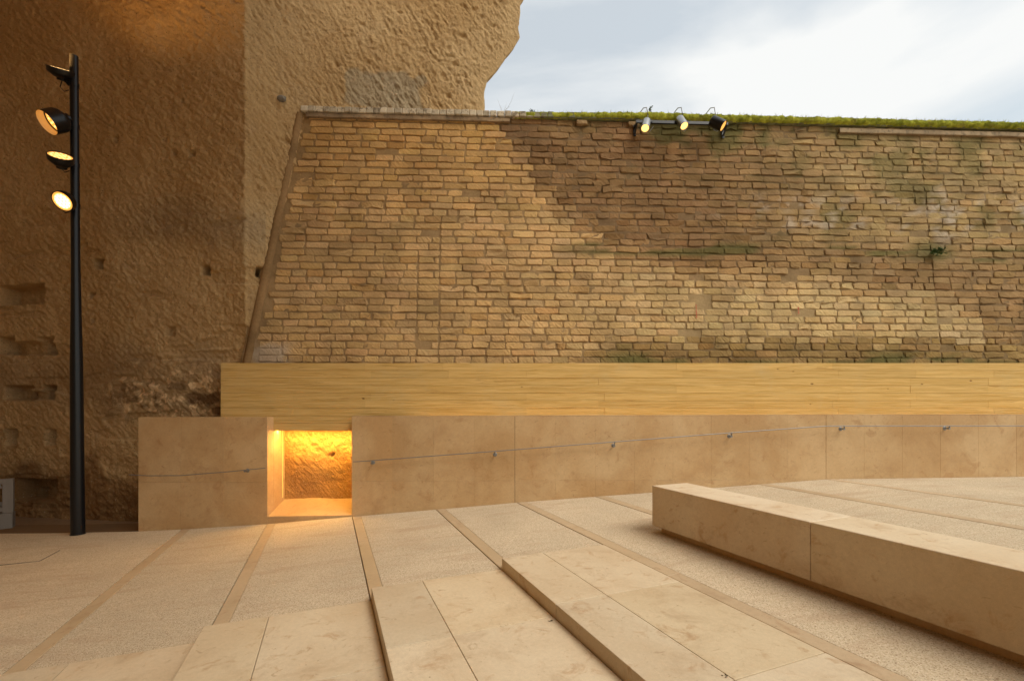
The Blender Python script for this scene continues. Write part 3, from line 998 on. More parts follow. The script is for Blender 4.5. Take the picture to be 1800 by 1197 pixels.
# coping of stones on edge
s = px_wall(531, 195)[0]
i = 0
COP = 0.128
while s < S_R:
    w = COP * random.uniform(0.9, 1.1)
    g = random.Random(5000 + i)
    px0 = float(wall_pix(np.array(s), np.array(H_TOP))[0])
    hh = 0.118 + g.uniform(-.008, .008)
    pr = 0.072 + g.uniform(-.008, .008)
    prof = [(0.002, -0.58), (0.002, pr - .01), (0.012, pr), (hh - .02, pr - .002), (hh - .004, pr - .018), (hh + .012, -0.25), (hh + .012, -.58)]
    rel = []
    for kx, ss in enumerate((s + .002, s + .012, s + w - .012, s + w - .002)):
        edge = kx in (0, 3)
        for hq, oq in prof:
            rel.append((ss, H_TOP + hq - (0.006 if edge else 0) * (hq > .05) + g.uniform(-.003, .003), oq - (0.009 if edge and oq > 0 else 0) + g.uniform(-.003, .003)))
    n_ = len(prof)
    F_ = []
    for c_ in range(3):
        for p_ in range(n_ - 1):
            a = c_ * n_ + p_; F_.append((a, a + n_, a + n_ + 1, a + 1))
    F_.append(tuple(range(n_))); F_.append(tuple(range(4 * n_ - 1, 3 * n_ - 1, -1)))
    rel = np.array(rel)
    mo = float(sst(895, 960, px0))
    tn = np.array((0.62, 0.53, 0.385)) * g.uniform(.7, 1.15) * (1 - mo) + np.array((0.20, 0.21, 0.12)) * g.uniform(.8, 1.2) * mo
    part('coping_stone', wall_pt(rel[:, 0], rel[:, 1], rel[:, 2]), F_, M['coping'], wall, False, np.repeat(tn[None], len(rel), 0))
    s += w; i += 1

# two red paint marks
for x, y0, y1, w in ((1222, 536, 560, .022), (1401, 541, 553, .03)):
    s0_, h1_ = px_wall(x, y0); _, h0_ = px_wall(x, y1)
    zs = np.linspace(h0_, h1_, 7)
    vs = []
    for q_ in zs:
        ww = w * random.uniform(.4, 1)
        vs += [(s0_ - ww / 2 + random.uniform(-.006, .006), q_), (s0_ + ww / 2, q_)]
    vs = np.array(vs)
    P = wall_pt(vs[:, 0], vs[:, 1], np.full(len(vs), .0365)); P2 = wall_pt(vs[:, 0], vs[:, 1], np.full(len(vs), .034))
    n_ = len(vs)
    fs = [(2 * a, 2 * a + 1, 2 * a + 3, 2 * a + 2) for a in range(6)] + [(n_ + 2 * a, n_ + 2 * a + 2, n_ + 2 * a + 3, n_ + 2 * a + 1) for a in range(6)]
    fs += [(2 * a, 2 * a + 2, n_ + 2 * a + 2, n_ + 2 * a) for a in range(6)] + [(2 * a + 1, n_ + 2 * a + 1, n_ + 2 * a + 3, 2 * a + 3) for a in range(6)]
    part('paint_mark', np.concatenate((P, P2)), fs, M['red'], wall)

# moss on the coping
sm0 = px_wall(905, 195)[0]
nsm = int((S_R - sm0) / 0.012)
sv = np.linspace(sm0, S_R, nsm)
prof = np.array([(0.0, .055), (.02, .082), (.05, .086), (.08, .086), (.108, .078), (.124, .05), (.132, .0), (.134, -.08), (.136, -.18), (.134, -.32), (.13, -.5)])
grow = sst(0.0, 2.6, sv - sm0)
P = np.zeros((len(prof), nsm, 3))
for j, (hq, oq) in enumerate(prof):
    nz = fbm(sv * 11, np.full(nsm, j * 0.55), 4, 200)
    big = fbm(sv * 2.0, np.full(nsm, j * 0.25), 3, 210)
    lobe = np.abs(np.sin(np.pi * (sv - sm0) / COP + 0.8 * big))
    th = -0.026 + 0.036 * grow + (0.012 * lobe + 0.022 * nz + 0.012 * big) * (0.4 + 0.6 * grow)
    if j == 0: th = th - 0.012
    nrm = np.array((0.35, 1.0)) if j < 4 else (np.array((1.0, .3)))
    nrm = nrm / np.linalg.norm(nrm)
    P[j] = wall_pt(sv, H_TOP + hq + th * nrm[0] * (1 if j else .3), oq + th * nrm[1])
moss_loc = wall_pt(np.array((sm0 + S_R) / 2), np.array(H_TOP))
VV = P.reshape(-1, 3); R_, C_ = len(prof), nsm
bV = [VV - moss_loc]
bF = [(a * C_ + b, a * C_ + b + 1, (a + 1) * C_ + b + 1, (a + 1) * C_ + b) for a in range(R_ - 1) for b in range(C_ - 1)]
tv, tf = [], []
nv0 = len(VV)
for _ in range(15000):
    u = random.random() ** 0.8
    b = int(u * (nsm - 2)); a = random.choice((0, 1, 1, 2, 2, 3, 3, 4, 5, 6, 7))
    if random.random() > 0.12 + grow[b]: continue
    p = P[a, b] * (1 - (t_ := random.random())) + P[min(a + 1, R_ - 1), b] * t_ - moss_loc
    dirn = WN * random.uniform(.2, 1) + np.array((0, 0, 1)) * random.uniform(-.1, 1) + WU * random.uniform(-.7, .7)
    dirn /= np.linalg.norm(dirn)
    sd = np.cross(dirn, np.random.default_rng(_).normal(size=3)); sd /= np.linalg.norm(sd)
    ln = random.uniform(.006, .018); wd = random.uniform(.003, .007)
    i0 = nv0 + len(tv)
    tv += [p - sd * wd - dirn * .004, p + sd * wd - dirn * .004, p + dirn * ln]
    tf.append((i0, i0 + 1, i0 + 2))
for _ in range(420):
    b = int(random.random() * (nsm - 2)); a = random.choice((2, 3, 4, 5, 6))
    if random.random() > 0.25 + 0.75 * grow[b]: continue
    p = P[a, b] - moss_loc
    for _k in range(random.randint(1, 4)):
        dirn = np.array((random.uniform(-.6, .6), random.uniform(-.5, .2), 1.0)); dirn /= np.linalg.norm(dirn)
        ln = random.uniform(.02, .065); sd = np.array((.0022, 0, 0)); tip = p + dirn * ln + np.array((random.uniform(-.015, .015), -.006, 0))
        i0 = nv0 + len(tv); tv += [p - sd, p + sd, tip]; tf.append((i0, i0 + 1, i0 + 2))
me = mesh('moss', np.concatenate((bV[0], np.array(tv))), bF + tf, True)
moss = link('moss', me, M['moss']); moss.location = tuple(moss_loc)
moss['kind'] = 'stuff'; moss['label'] = 'bright green moss growing along the coping of the brick wall'; moss['category'] = 'moss'

# ================================================================== CONCRETE BAND
CY = 6.98
ZS, ZT = H - 35 / F * CY, H + 84 / F * CY
CXL = (388 - CX) / F * CY
NXL, NXR = -3.701, (618.3 - CX) / F * PY
conc = thing('concrete_wall', ((CXL + 9.5) / 2, CY, 0), 'long yellow board-marked concrete wall below the brickwork', 'wall')
bm = bmesh.new()
box(bm, (CXL, CY + 0.03, ZS), (9.5, CY + 0.27, ZT))
bm_part('concrete_core', bm, M['board'], conc)
bm = bmesh.new()
box(bm, (NXR + 0.02, CY + 0.08, -0.3), (9.5, CY + 0.27, ZS - 0.002))
bm_part('concrete_footing', bm, M['board'], conc)
rows = 9
bh = (ZT - ZS) / rows
gR = random.Random(3)
for r in range(rows):
    z0 = ZS + r * bh
    x = CXL; k_ = 0
    first = True
    while x < 9.5:
        Lx = 1.21 if not first else 1.12
        if gR.random() < 0.35: Lx *= 2
        first = False
        e = min(x + Lx, 9.5)
        bm = bmesh.new()
        dy_ = gR.uniform(-0.003, 0.003)
        box(bm, (x + 0.0003, CY + dy_, z0 + 0.0012), (e - 0.0003, CY + 0.045, z0 + bh - gR.uniform(.0004, .0018)), 0.0012, 1)
        bm_part('board_imprint', bm, M['board'], conc)
        x = e

# ================================================================== LOW STONE WALLS
PT_L = H - 11 / F * PY
def ptop(X): return np.interp(X, (-5.7, -3.7, -2.4, 4.8, 9.5), (H - 11.3 / F * PY, H - 11 / F * PY, H - 9 / F * PY, H - 6.4 / F * PY, H - 6 / F * PY))
XL0 = (243 - CX) / F * PY
TKL, TKR = 0.178, 0.12
lw = thing('stone_parapet', ((XL0 + NXL) / 2, PY, gxy(-4.7, PY)), 'short beige stone parapet panel left of the glowing niche', 'parapet', 'low beige stone parapets')
HJ = 0.985
def wall_panel(root, x0, x1, y0, y1, zt0, zt1, zb0, zb1, name='stone_panel', mat='wallstone', bev=0.0035):
    bm = bmesh.new()
    prism(bm, [(x0, y0), (x1, y0), (x1, y1), (x0, y1)], lambda p: zb0 if abs(p[0] - x0) < 1e-6 else zb1, lambda p: zt0 if abs(p[0] - x0) < 1e-6 else zt1, bev, 2)
    return bm_part(name, bm, M[mat], root)
xs = [XL0, -5.02, -4.36, NXL]
for a, b in zip(xs, xs[1:]):
    wall_panel(lw, a + .0004, b - .0004, PY, PY + TKL, ptop(a), ptop(b), ptop(a) - HJ, ptop(b) - HJ)
    wall_panel(lw, a + .0004, b - .0004, PY + .0006, PY + TKL, ptop(a) - HJ - .0008, ptop(b) - HJ - .0008, gxy(a, PY) - .1, gxy(b, PY) - .1)
# lining of the niche: jamb, sill and the base under the sill
SZ = H - 185.5 / F * PY
SZB = H - 156 / F * 7.27
bm = bmesh.new()
zjb = SZ - .05
box(bm, (NXL - .10, PY + TKL + .0006, zjb), (NXL - .0006, 7.34, ZS - .001), 0.002, 1)
bm_part('niche_jamb', bm, M['wallstone'], lw)
bm = bmesh.new()
prism(bm, [(NXL, PY - .0006), (NXR - .0006, PY - .0006), (NXR - .0006, 7.4), (NXL, 7.4)], lambda p: SZ - .04 if p[1] < 7 else SZB - .02,
      lambda p: (SZ if p[1] < 7 else SZB + .03) + (0.022 if p[0] > -3 else 0), 0.003, 1)
bm_part('niche_sill', bm, M['wallstone'], lw)
wall_panel(lw, NXL + .0004, NXR - .0004, PY, PY + .12, SZ - .0405, SZ - .0185, gxy(NXL, PY) - .1, gxy(NXR, PY) - .1, 'niche_base')

rw = thing('stone_parapet', (1.2, PY, gxy(1.2, PY)), 'long beige stone parapet with a steel rail right of the glowing niche', 'parapet', 'low beige stone parapets')
pj = [618.3, 690, 762, 834, 905, 976, 1047, 1115, 1183, 1250, 1318, 1385, 1452, 1519, 1586, 1653, 1720, 1787]
xs = [(x - CX) / F * PY for x in pj]
while xs[-1] < 9.4: xs.append(xs[-1] + 0.577)
strong = {905, 1452}
bm = bmesh.new()
prism(bm, [(xs[0] + .02, PY + .05), (9.3, PY + .05), (9.3, PY + TKR - .002), (xs[0] + .02, PY + TKR - .002)], -.3, lambda p: float(ptop(p[0])) - .012)
bm_part('wall_core', bm, M['bed'], rw)
for i, (a, b) in enumerate(zip(xs, xs[1:])):
    ga = 0.0022 if i < len(pj) and pj[i] in strong else 0.0002
    gb = 0.0022 if i + 1 < len(pj) and pj[i + 1] in strong else 0.0002
    g0, g1 = gxy(a, PY) - .1, gxy(b, PY) - .1
    pa, pb = ptop(a) - HJ, ptop(b) - HJ
    dy_ = random.uniform(0, .0008)
    if pa > gxy(a, PY) + .02:
        wall_panel(rw, a + ga, b - gb, PY + dy_, PY + .049, ptop(a) - .0125, ptop(b) - .0125, pa, pb, bev=.0012)
        wall_panel(rw, a + ga, b - gb, PY + dy_, PY + .049, pa - .0006, pb - .0006, g0, g1, bev=.0025)
    else:
        wall_panel(rw, a + ga, b - gb, PY + dy_, PY + .049, ptop(a) - .0125, ptop(b) - .0125, g0, g1, bev=.0025)

for a, b in zip(xs[::4], xs[4::4] + xs[-1:]):
    if b > a: wall_panel(rw, a + .0012, b - .0012, PY - .0008, PY + TKR, ptop(a), ptop(b), ptop(a) - .012, ptop(b) - .012, 'coping_slab', bev=.0022)
wall_panel(rw, xs[0], xs[0] + .02, PY + .0495, PY + TKR - .001, ptop(xs[0]) - .0125, ptop(xs[0]) - .0125, -.2, -.2, 'end_panel', bev=.001)
# LED strips: one under the niche soffit, one on its jamb, one in the slot behind the long parapet
led = thing('light_strip', ((NXL + NXR) / 2, 7.2, ZS), 'glowing amber light strip hidden round the top and left of the niche', 'light strip')
bm = bmesh.new(); box(bm, (NXL + .01, 7.09, ZS - .003), (NXR + .12, 7.115, ZS - .001)); bm_part('diode_tape', bm, M['led'], led)
bm = bmesh.new(); box(bm, (NXL + .0005, 7.246, SZB + .04), (NXL + .003, 7.252, ZS - .008)); bm_part('diode_tape', bm, M['led_side'], led)
led2 = thing('light_strip', (3.5, PY + TKR + .03, 1.1), 'amber light strip in the slot between long parapet and concrete wall', 'light strip')
bm = bmesh.new(); box(bm, (-1.5, PY + TKR + .004, 1.27), (9.4, PY + TKR + .016, 1.282)); bm_part('diode_tape', bm, M['led_soft'], led2)

# handrails
def handrail(path, brackets, label, stub=None):
    Yr = PY - 0.075
    pts = [at(x, y, Yr) for x, y in path]
    mid = pts[len(pts) // 2]
    t = thing('handrail', tuple(mid), label, 'handrail', 'steel handrails on the stone parapets')
    bm = bmesh.new(); tube(bm, pts, 0.0065, 10); bm_part('rail', bm, M['steel'], t, True)
    for x, y in brackets:
        yr = np.interp(x, [p[0] for p in path], [p[1] for p in path])
        c_ = at(x, y, Yr)
        bm = bmesh.new()
        lathe(bm, [(0, -.008), (.031, -.008), (.031, -.002), (.026, .002), (0, .002)], (c_[0], PY - .002, c_[2]), (0, -1, 0), 20)
        tube(bm, [(c_[0], PY - .003, c_[2]), (c_[0], Yr + .012, c_[2]), (c_[0] + .002, Yr + .002, c_[2] + .012), (c_[0] + .002, Yr, at(x, yr, Yr)[2] - .004)], .0085, 10)
        lathe(bm, [(0, 0), (.016, 0), (.016, .02), (0, .02)], (c_[0], Yr + .018, c_[2]), (0, -1, 0), 14)
        bm_part('bracket', bm, M['steel'], t, True)
    return t
handrail([(226, 834), (262, 836), (318, 835.5), (400, 829), (466, 822.5)], [(430, 828)], 'short thin steel handrail on the left parapet panel')
handrail([(621, 811.5), (652, 809.5), (870, 793), (1080, 776.5), (1286, 760.5), (1452, 748.8), (1484, 748.6), (1900, 748.4), (2200, 748.2)],
         [(653, 814), (870, 799.5), (1080, 783.5), (1286, 767), (1484, 754), (1669, 753), (1860, 752.5)], 'long thin steel handrail rising along the right parapet')

# ================================================================== STEPS
stairs = thing('stone_stairs', (*qr(SQ[2], 2.0), gz(SQ[2])), 'broad shallow limestone steps rising to the right across the ramp', 'stairs')
joint_px = {0: [], 1: [(600, 1186)], 2: [(789, 1118)], 3: [(1055, 1047), (1460, 1143)]}
rear_w = 0.43
for s_ in range(4):
    q0, q1 = SQ[s_], SQ[s_ + 1]
    zt = gz(q1) + 0.001
    step = bpy.data.objects.new('step', None); COL.objects.link(step); step.parent = stairs
    rs = sorted([on_level(x, y, zt)[1] for x, y in joint_px[s_]], reverse=True)
    if not rs: rs = [R_BACK - 2.9]
    while rs[-1] > R0 + 1: rs.append(rs[-1] - (0.95 + 0.25 * ((len(rs) + s_) % 2)))
    cuts = [R_BACK] + rs + [R0]
    # front row (the one with the riser) and the wider row behind it
    for (a, b) in ((q0 + .001, q0 + rear_w - .0018), (q0 + rear_w + .0018, q1 - .002)):
        if s_ == 0 and a > q0 + .1: a = q0 + rear_w + .0012
        for r1, r0_ in zip(cuts, cuts[1:]):
            bm = bmesh.new()
            gp = .0024
            prism(bm, [(*qr(a, r0_ + gp),), (*qr(b, r0_ + gp),), (*qr(b, r1 - gp),), (*qr(a, r1 - gp),)], min(gz(q0), zt) - .12, zt, 0.004, 2)
            bm_part('step_slab', bm, M['slab'], step)

# ================================================================== BENCH
bq0, br0 = 3.295, 4.0
BZ = H - 131 / F * 4.95
bX = None
p0 = at(1146, 853, 4.95)[:2]
bq0, br0 = float(p0 @ E_), float(p0 @ D_)
BW, BF = 0.49, 0.435
bench = thing('stone_bench', (*qr(bq0 + BW / 2, br0 - 2.5), gz(bq0)), 'long low limestone block bench at the right', 'bench')
cuts = [br0]
j1 = on_level(1418, 918, BZ)[1]
cuts += [j1, j1 - 1.78, j1 - 3.56]
for a, b in zip(cuts, cuts[1:]):
    bm = bmesh.new()
    prism(bm, [(*qr(bq0, b + .0016),), (*qr(bq0 + BW, b + .0016),), (*qr(bq0 + BW, a - .0016),), (*qr(bq0, a - .0016),)], BZ - BF, BZ, 0.007, 3)
    bm_part('seat_block', bm, M['bench'], bench)
bm = bmesh.new()
prism(bm, [(*qr(bq0 + .075, cuts[-1] + .05),), (*qr(bq0 + BW - .05, cuts[-1] + .05),), (*qr(bq0 + BW - .05, br0 - .07),), (*qr(bq0 + .075, br0 - .07),)],
      gz(bq0) - .12, BZ - BF - .001, 0.002, 1)
bm_part('plinth', bm, M['wallstone'], bench)

# ================================================================== LAMP POST
def lamp_head(root, c, aim, rad, depth, lens_mat, hood=0.0, body_mat='black', joint=None, light=None, tail=True):
    """c: centre of the lens, aim: direction the lens looks."""
    aim = Vector(aim).normalized(); c = Vector(c)
    bm = bmesh.new()
    prof = [(0, -depth), (rad * .55, -depth), (rad * .92, -depth * .62), (rad, -depth * .45), (rad, 0.012), (rad * .93, 0.012), (rad * .93, -.004), (0, -.004)]
    lathe(bm, prof, c, aim, 32)
    if tail:
        for k_ in range(5):
            a = -depth - .004 - .012 * k_
        lathe(bm, [(0, -depth * 1.28), (rad * .42, -depth * 1.28), (rad * .42, -depth * .98), (0, -depth * .98)], c, aim, 20)
    head = bm_part('lamp_head', bm, M[body_mat], root, True)
    bm = bmesh.new()
    rl = .72 if lens_mat == 'hot' else .9
    lathe(bm, [(0, .004), (rad * .5, .0045), (rad * rl, .003), (rad * rl, -.003)], c, aim, 32)
    bm_part('lens', bm, M[lens_mat], head, True)
    if lens_mat == 'hot':
        bm = bmesh.new()
        lathe(bm, [(rad * .721, -.003), (rad * .721, .0028), (rad * .92, .002), (rad * .92, -.003)], c, aim, 32)
        bm_part('lens_rim', bm, M['amber'], head, True)
    # small diodes on the lens
    a = aim.cross(Vector((0, 0, 1))); a.normalize(); b = aim.cross(a)
    bm = bmesh.new()
    for rr_, n_ in ((0, 1), (.34, 6), (.66, 12)):
        for k_ in range(n_):
            th = 2 * math.pi * k_ / n_
            cc = c + aim * .004 + (math.cos(th) * a + math.sin(th) * b) * rad * rr_
            lathe(bm, [(rad * .1, 0), (rad * .07, .006), (0, .008)], cc, aim, 8)
    bm_part('diodes', bm, M['white_led'], head, True)['kind'] = 'stuff'
    if hood:
        bm = bmesh.new()
        lathe(bm, [(rad * 1.03, -depth * .3), (rad * 1.03, hood), (rad * 1.01, hood)], c, aim, 36)
        bm_part('hood', bm, M['black'], head, True)
        bm = bmesh.new()
        lathe(bm, [(rad * 1.005, hood - .001), (rad * 1.0, .014)], c, aim, 36)
        bm_part('hood_lining', bm, M['reflector'], head, True)
    if joint is not None:
        j = Vector(joint)
        back = c - aim * depth * .8
        bm = bmesh.new()
        tube(bm, [j, (j + back) / 2 + Vector((0, -.01, 0)), back], .024, 10)
        lathe(bm, [(0, -.035), (.034, -.035), (.034, .035), (0, .035)], (j * .45 + back * .55), (0, 1, 0), 14)
        bm_part('swivel', bm, M['black'], head, True)
    if light:
        ld = bpy.data.lights.new('lamp_light', 'SPOT')
        ld.energy, ld.spot_size, ld.spot_blend = light[0], math.radians(light[1]), 0.8
        ld.color = (1.0, 0.52, 0.16); ld.shadow_soft_size = rad * .8
        lo_ = bpy.data.objects.new('lamp_light', ld); COL.objects.link(lo_)
        lo_.location = tuple(c + aim * (.03 + max(hood, 0)) - Vector(origin(root))); lo_.parent = root
        lo_.rotation_euler = aim.to_track_quat('-Z', 'Y').to_euler()
    return head

PYp = 6.70
pb = at(137, 933, PYp); ptp = at(130, 99, PYp)
pz0 = gxy(pb[0], PYp)
post = thing('lamp_post', (pb[0], PYp, pz0), 'tall black tapered lamp post with four round spotlights against the rock', 'lamp post')
zk = [pz0, H - (640 - HY) / F * PYp, H - (560 - HY) / F * PYp, H - (460 - HY) / F * PYp, ptp[2]]
rk = [.084, .074, .063, .053, .051]
bm = bmesh.new()
pts = []
for z_ in zk:
    t_ = (z_ - pz0) / (ptp[2] - pz0); pts.append((pb[0] + (ptp[0] - pb[0]) * t_, PYp, z_))
lathe(bm, [(0, 0)] + [(r_, z_ - pz0) for r_, z_ in zip(rk, zk)] + [(0, zk[-1] - pz0)], (pb[0], PYp, pz0),
      (ptp[0] - pb[0], 0, ptp[2] - pz0), 32)
bm_part('pole', bm, M['black'], post, True)
bm = bmesh.new()
lathe(bm, [(.084, 0.0), (.092, 0.003), (.092, .012), (.084, .014)], (pb[0], PYp, pz0), (0, 0, 1), 32)
bm_part('base_ring', bm, M['black'], post, True)
def pole_at(py):
    z_ = H - (py - HY) / F * PYp; t_ = (z_ - pz0) / (ptp[2] - pz0)
    return np.array((pb[0] + (ptp[0] - pb[0]) * t_ - .06, PYp - .02, z_))
lamp_head(post, at(108, 123, 6.62), (0.30, -.50, 1.0), .165, .11, 'amber', 0, 'black', pole_at(150), (260, 150))
lamp_head(post, at(97, 213, 6.50), (-0.32, -.69, -.65), .155, .15, 'amber', .12, 'black', pole_at(222), (35, 80))
lamp_head(post, at(106, 275, 6.46), (.40, -.52, .75), .145, .13, 'amber', 0, 'black', pole_at(291), (18, 70))
lamp_head(post, at(110, 354, 6.46), (.06, -.79, -.55), .135, .13, 'hot', 0, 'black', pole_at(362), (130, 160))

for py_, cx_, cy_ in ((150, 112, 134), (222, 106, 210), (291, 112, 283), (362, 116, 358)):
    z_ = H - (py_ - HY) / F * PYp; t_ = (z_ - pz0) / (ptp[2] - pz0); xq = pb[0] + (ptp[0] - pb[0]) * t_
    bm = bmesh.new()
    lathe(bm, [(.0535, -.03), (.058, -.03), (.058, .03), (.0535, .03)], (xq, PYp, z_), (0, 0, 1), 24)
    box(bm, (xq - .075, PYp - .03, z_ - .02), (xq - .05, PYp + .03, z_ + .02), .003, 1)
    bm_part('clamp', bm, M['black'], post, True)
    e_ = at(cx_, cy_, 6.56)
    bm = bmesh.new()
    tube(bm, [(xq - .045, PYp - .035, z_ - .10), (xq - .10, PYp - .05, z_ - .13), (xq - .15, PYp - .06, z_ - .07), tuple(e_)], .006, 8)
    bm_part('cable', bm, M['black'], post, True)

# ================================================================== SPOTLIGHT BAR ON THE WALL
sl, hl = px_wall(1112, 228); sr, hr = px_wall(1270, 231)
hb = (hl + hr) / 2 - .0
bar = thing('spotlight_bar', tuple(wall_pt(np.array((sl + sr) / 2), np.array(hb), np.array(.03))), 'dark metal bar with three small lit spotlights near the top of the brick wall', 'spotlight bar')
OUT = 0.20
bm = bmesh.new()
def wall_box(bm, s0, s1, h0, h1, o0, o1):
    cs = [wall_pt(np.array(a), np.array(b), np.array(c_)) for a, b, c_ in ((s0, h0, o0), (s1, h0, o0), (s1, h0, o1), (s0, h0, o1), (s0, h1, o0), (s1, h1, o0), (s1, h1, o1), (s0, h1, o1))]
    vv = [bm.verts.new(c_) for c_ in cs]
    for f in ((0, 1, 2, 3), (7, 6, 5, 4), (0, 4, 5, 1), (1, 5, 6, 2), (2, 6, 7, 3), (3, 7, 4, 0)): bm.faces.new([vv[i] for i in f])
    bmesh.ops.recalc_face_normals(bm, faces=bm.faces[:])
wall_box(bm, sl, sr, hb - .028, hb + .022, OUT - .03, OUT)
bm_part('bar', bm, M['black'], bar)
for s__ in (sl + .02, sr - .02):
    bm = bmesh.new()
    wall_box(bm, s__ - .02, s__ + .02, hb - .16, hb + .05, .03, .055)
    wall_box(bm, s__ - .014, s__ + .014, hb - .02, hb + .014, .056, OUT - .031)
    a_ = wall_pt(np.array(s__), np.array(hb - .13), np.array(.05)); b_ = wall_pt(np.array(s__), np.array(hb - .02), np.array(OUT - .02))
    tube(bm, [a_, b_], .016, 8)
    bm_part('bracket', bm, M['black'], bar)
for (px_, py_, aim, mat_, bm_, en, jx) in ((1134, 226, (-.32, -.62, -1.0), 'hot_wall', 'alu', 30, 1139), (1203, 222, (.18, -.62, -1.0), 'hot_wall', 'alu', 30, 1199), (1272, 222, (.85, -.45, -.75), 'amber', 'black', 30, 1256)):
    s_, h_ = px_wall(px_, py_)
    c_ = wall_pt(np.array(s_), np.array(h_), np.array(OUT + .16))
    c_ = at(px_, py_, c_[1])
    aimv = Vector(aim).normalized()
    hd = bmesh.new()
    rad, ln = (.068, .25) if bm_ == 'alu' else (.09, .24)
    lathe(hd, [(0, -ln), (rad * .9, -ln), (rad, -ln * .93), (rad, 0.0), (rad * .9, 0), (rad * .9, -.02), (0, -.02)], c_, aimv, 24)
    head = bm_part('lamp_head', hd, M[bm_], bar, True)
    hd = bmesh.new(); lathe(hd, [(0, -.008), (rad * .88, -.012), (rad * .88, -.018)], c_, aimv, 24); bm_part('lens', hd, M[mat_], head, True)
    sj = px_wall(jx, 228)[0]
    j = wall_pt(np.array(sj), np.array(hb), np.array(OUT - .01))
    hd = bmesh.new(); tube(hd, [j, Vector(c_) - aimv * ln * .55], .018, 10); bm_part('yoke', hd, M['black'], head, True)
    ld = bpy.data.lights.new('lamp_light', 'SPOT'); ld.energy = en; ld.spot_size = math.radians(60); ld.spot_blend = .8
    ld.color = (1, .55, .2); ld.shadow_soft_size = rad
    lo_ = bpy.data.objects.new('lamp_light', ld); COL.objects.link(lo_); lo_.parent = bar
    lo_.location = tuple(Vector(c_) + aimv * .02 - Vector(origin(bar))); lo_.rotation_euler = aimv.to_track_quat('-Z', 'Y').to_euler()
for x0 in (1126, 1186, 1243):
    pts = [(x0, 194 + (x0 - 1126) * .02, -.1), (x0 + 3, 195, .06), (x0 + 6, 200, .14), (x0 + 9, 212, .12), (x0 + 8, 224, .10), (x0 + 7, 236, .10), (x0 + 12, 240, .12), (x0 + 17, 234, .16)]
    P = []
    for x_, y_, o_ in pts:
        s_, h_ = px_wall(x_, y_); P.append(wall_pt(np.array(s_), np.array(h_), np.array(o_)))
    bm = bmesh.new(); tube(bm, P, .0075, 8); bm_part('cable', bm, M['sheath'], bar, True)

# ================================================================== TIMBER BARRIER (left edge)
b0 = at(15, 916, 7.30); z0 = gxy(b0[0], 6.8) - .06
barr = thing('timber_barrier', (b0[0], 7.30, z0), 'pale grey timber barrier with crossed braces at the left edge', 'barrier')
bd = np.array((-.78, -.62, 0)); bn = np.array((.62, -.78, 0))
def plank(name, t0, h0, t1, h1, wid, thick, off=0):
    """plank from (t0,h0) to (t1,h1) in the barrier's plane."""
    a = np.array((b0[0], 7.30, z0)) + bd * t0 + bn * off + np.array((0, 0, h0)); b = np.array((b0[0], 7.30, z0)) + bd * t1 + bn * off + np.array((0, 0, h1))
    d = (b - a) / np.linalg.norm(b - a); u = np.cross(d, bn)
    c_ = [a + u * sx * wid / 2 + bn * sy * thick / 2 for sx in (-1, 1) for sy in (-1, 1)] + [b + u * sx * wid / 2 + bn * sy * thick / 2 for sx in (-1, 1) for sy in (-1, 1)]
    part(name, c_, [(0, 1, 3, 2), (4, 6, 7, 5), (0, 4, 5, 1), (2, 3, 7, 6), (0, 2, 6, 4), (1, 5, 7, 3)], M['timber'], barr)
zt_ = H - (841 - HY) / F * 7.3 - z0
plank('base_beam', -.06, .135, 1.6, .135, .27, .20)
plank('post', 0, .272, 0, zt_, .12, .09)
plank('post', 1.1, .272, 1.1, zt_, .12, .09)
plank('top_rail', .062, zt_ - .04, 1.6, zt_ - .04, .08, .06)
plank('bottom_rail', .062, .33, 1.6, .33, .07, .06)
plank('brace', .07, zt_ - .11, 1.03, .40, .065, .03, .05)
plank('brace', .07, .40, 1.03, zt_ - .11, .065, .03, -.05)

# ================================================================== SMALL PLANTS AND LITTER
def weed(name, base, n, length, up, label, cat, leafy=True, thin=.0035, leaf=.03, spread=.7, seed=0, mat_s='stem', group=None):
    g = random.Random(seed)
    t = thing(name, tuple(base), label, cat, group)
    bm = bmesh.new(); lf = bmesh.new()
    base = Vector(base)
    for i in range(n):
        d = (Vector(up) + Vector((g.uniform(-1, 1), g.uniform(-.6, .4), g.uniform(-.4, .6))) * spread).normalized()
        ln = length * g.uniform(.5, 1.1)
        P = []; p = base.copy(); dd = d.copy()
        for k_ in range(7):
            P.append(p.copy()); p = p + dd * ln / 6
            dd = (dd + Vector((g.uniform(-.25, .25), g.uniform(-.2, .2), g.uniform(-.30, .12)))).normalized()
        tube(bm, P, [thin * (1 - .1 * k_) for k_ in range(7)], 5)
        if leafy:
            for k_ in range(1, 7):
                for _ in range(3):
                    a = Vector((g.uniform(-1, 1), g.uniform(-1, .3), g.uniform(-.5, .8))).normalized()
                    sd = a.cross(Vector((g.uniform(-1, 1), g.uniform(-1, 1), g.uniform(-1, 1)))).normalized()
                    L_ = leaf * g.uniform(.6, 1.2); q = P[k_]
                    vv = [lf.verts.new(x) for x in (q, q + a * L_ * .5 + sd * L_ * .3, q + a * L_, q + a * L_ * .5 - sd * L_ * .3)]
                    lf.faces.new(vv)
    bm_part('stem', bm, M[mat_s], t)
    if leafy: 
        o = bm_part('foliage', lf, M['leaf'], t)
    else: lf.free()
    return t
s_, h_ = px_wall(1636, 447)
weed('wall_weed', wall_pt(np.array(s_), np.array(h_), np.array(.03)), 16, .17, WN * .9, 'small dark green weed rooted in a joint of the brick wall', 'plant', True, .003, .045, .9, 3)
s_, h_ = px_wall(1145, 196)
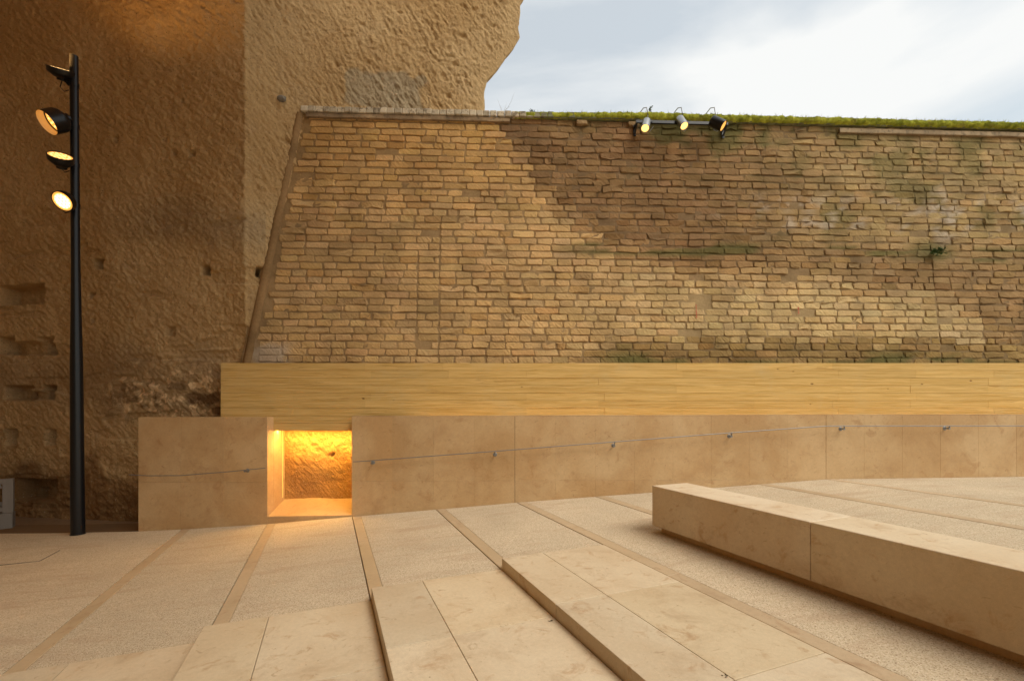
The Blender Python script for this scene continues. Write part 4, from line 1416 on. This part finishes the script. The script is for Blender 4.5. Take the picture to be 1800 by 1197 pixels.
weed('sprig', wall_pt(np.array(s_), np.array(h_), np.array(-.05)), 3, .13, (0, 0, 1), 'tiny upright sprig on the coping above the left spotlight', 'plant', True, .003, .03, .25, 4)
s_, h_ = px_wall(884, 188)
weed('dry_twigs', wall_pt(np.array(s_), np.array(h_), np.array(-.15)), 5, .42, (-.1, 0, .8), 'thin bare arching twigs on the coping beside the rock', 'plant', False, .0022, .03, .9, 6)
s_, h_ = px_wall(936, 198)
weed('sprig', wall_pt(np.array(s_), np.array(h_), np.array(-.02)), 6, .07, (0, -.2, 1), 'low green tuft where the moss begins on the coping', 'plant', True, .0025, .022, .7, 9)
# grey stone stuck in the rock
Xs, Ys = solve_B(495)
pz = H - (174 - HY) / F * Ys
bm = bmesh.new(); bmesh.ops.create_icosphere(bm, subdivisions=2, radius=.07)
for v_ in bm.verts:
    v_.co = Vector((v_.co.x * 1.1, v_.co.y * .8, v_.co.z * .75)) * (1 + .5 * float(vn(np.array(v_.co.x * 30 + 3), np.array(v_.co.z * 30 + v_.co.y * 17), 5))) + Vector((Xs, Ys - .0, pz))
o = tag(bm_part('embedded_stone', bm, M['coping'], None, False), 'small grey stone embedded in the rock above the wall corner', 'stone')
set_tone(o.data, np.array((.22, .20, .17)))

def leaf_bit(px, py, z, size, label, seed, group):
    g = random.Random(seed)
    q, r = on_level(px, py, z); c_ = Vector((*qr(q, r), z + .001))
    bm = bmesh.new()
    for k_ in range(5):
        a = g.uniform(0, 6.28); d = Vector((math.cos(a), math.sin(a), 0)); sd = Vector((-d.y, d.x, 0))
        L_ = size * g.uniform(.5, 1); b = c_ + d * g.uniform(0, size * .5) + Vector((0, 0, .002))
        pr = [b, b + d * L_ * .5 + sd * L_ * .28 + Vector((0, 0, .4 * L_ * g.random())), b + d * L_ + Vector((0, 0, L_ * g.uniform(.05, .5))), b + d * L_ * .5 - sd * L_ * .28 + Vector((0, 0, .1 * L_))]
        up_ = [bm.verts.new(p) for p in pr]; lo2 = [bm.verts.new(p - Vector((0, 0, .0012))) for p in pr]
        bm.faces.new(up_); bm.faces.new(lo2[::-1])
        for i in range(4): bm.faces.new((up_[i], lo2[i], lo2[(i + 1) % 4], up_[(i + 1) % 4]))
    return tag(bm_part('dry_leaf', bm, M['deadleaf']), label, 'leaf', group)
zt3 = gz(SQ[4]) + .001; zt2 = gz(SQ[3]) + .001
leaf_bit(1274, 1188, zt3, .015, 'dark curled dry leaf on the highest step near the bottom edge', 1, 'dry leaves on the steps')
leaf_bit(966, 1091, zt2, .02, 'dark dry leaf litter caught against the riser at a slab joint', 2, 'dry leaves on the steps')
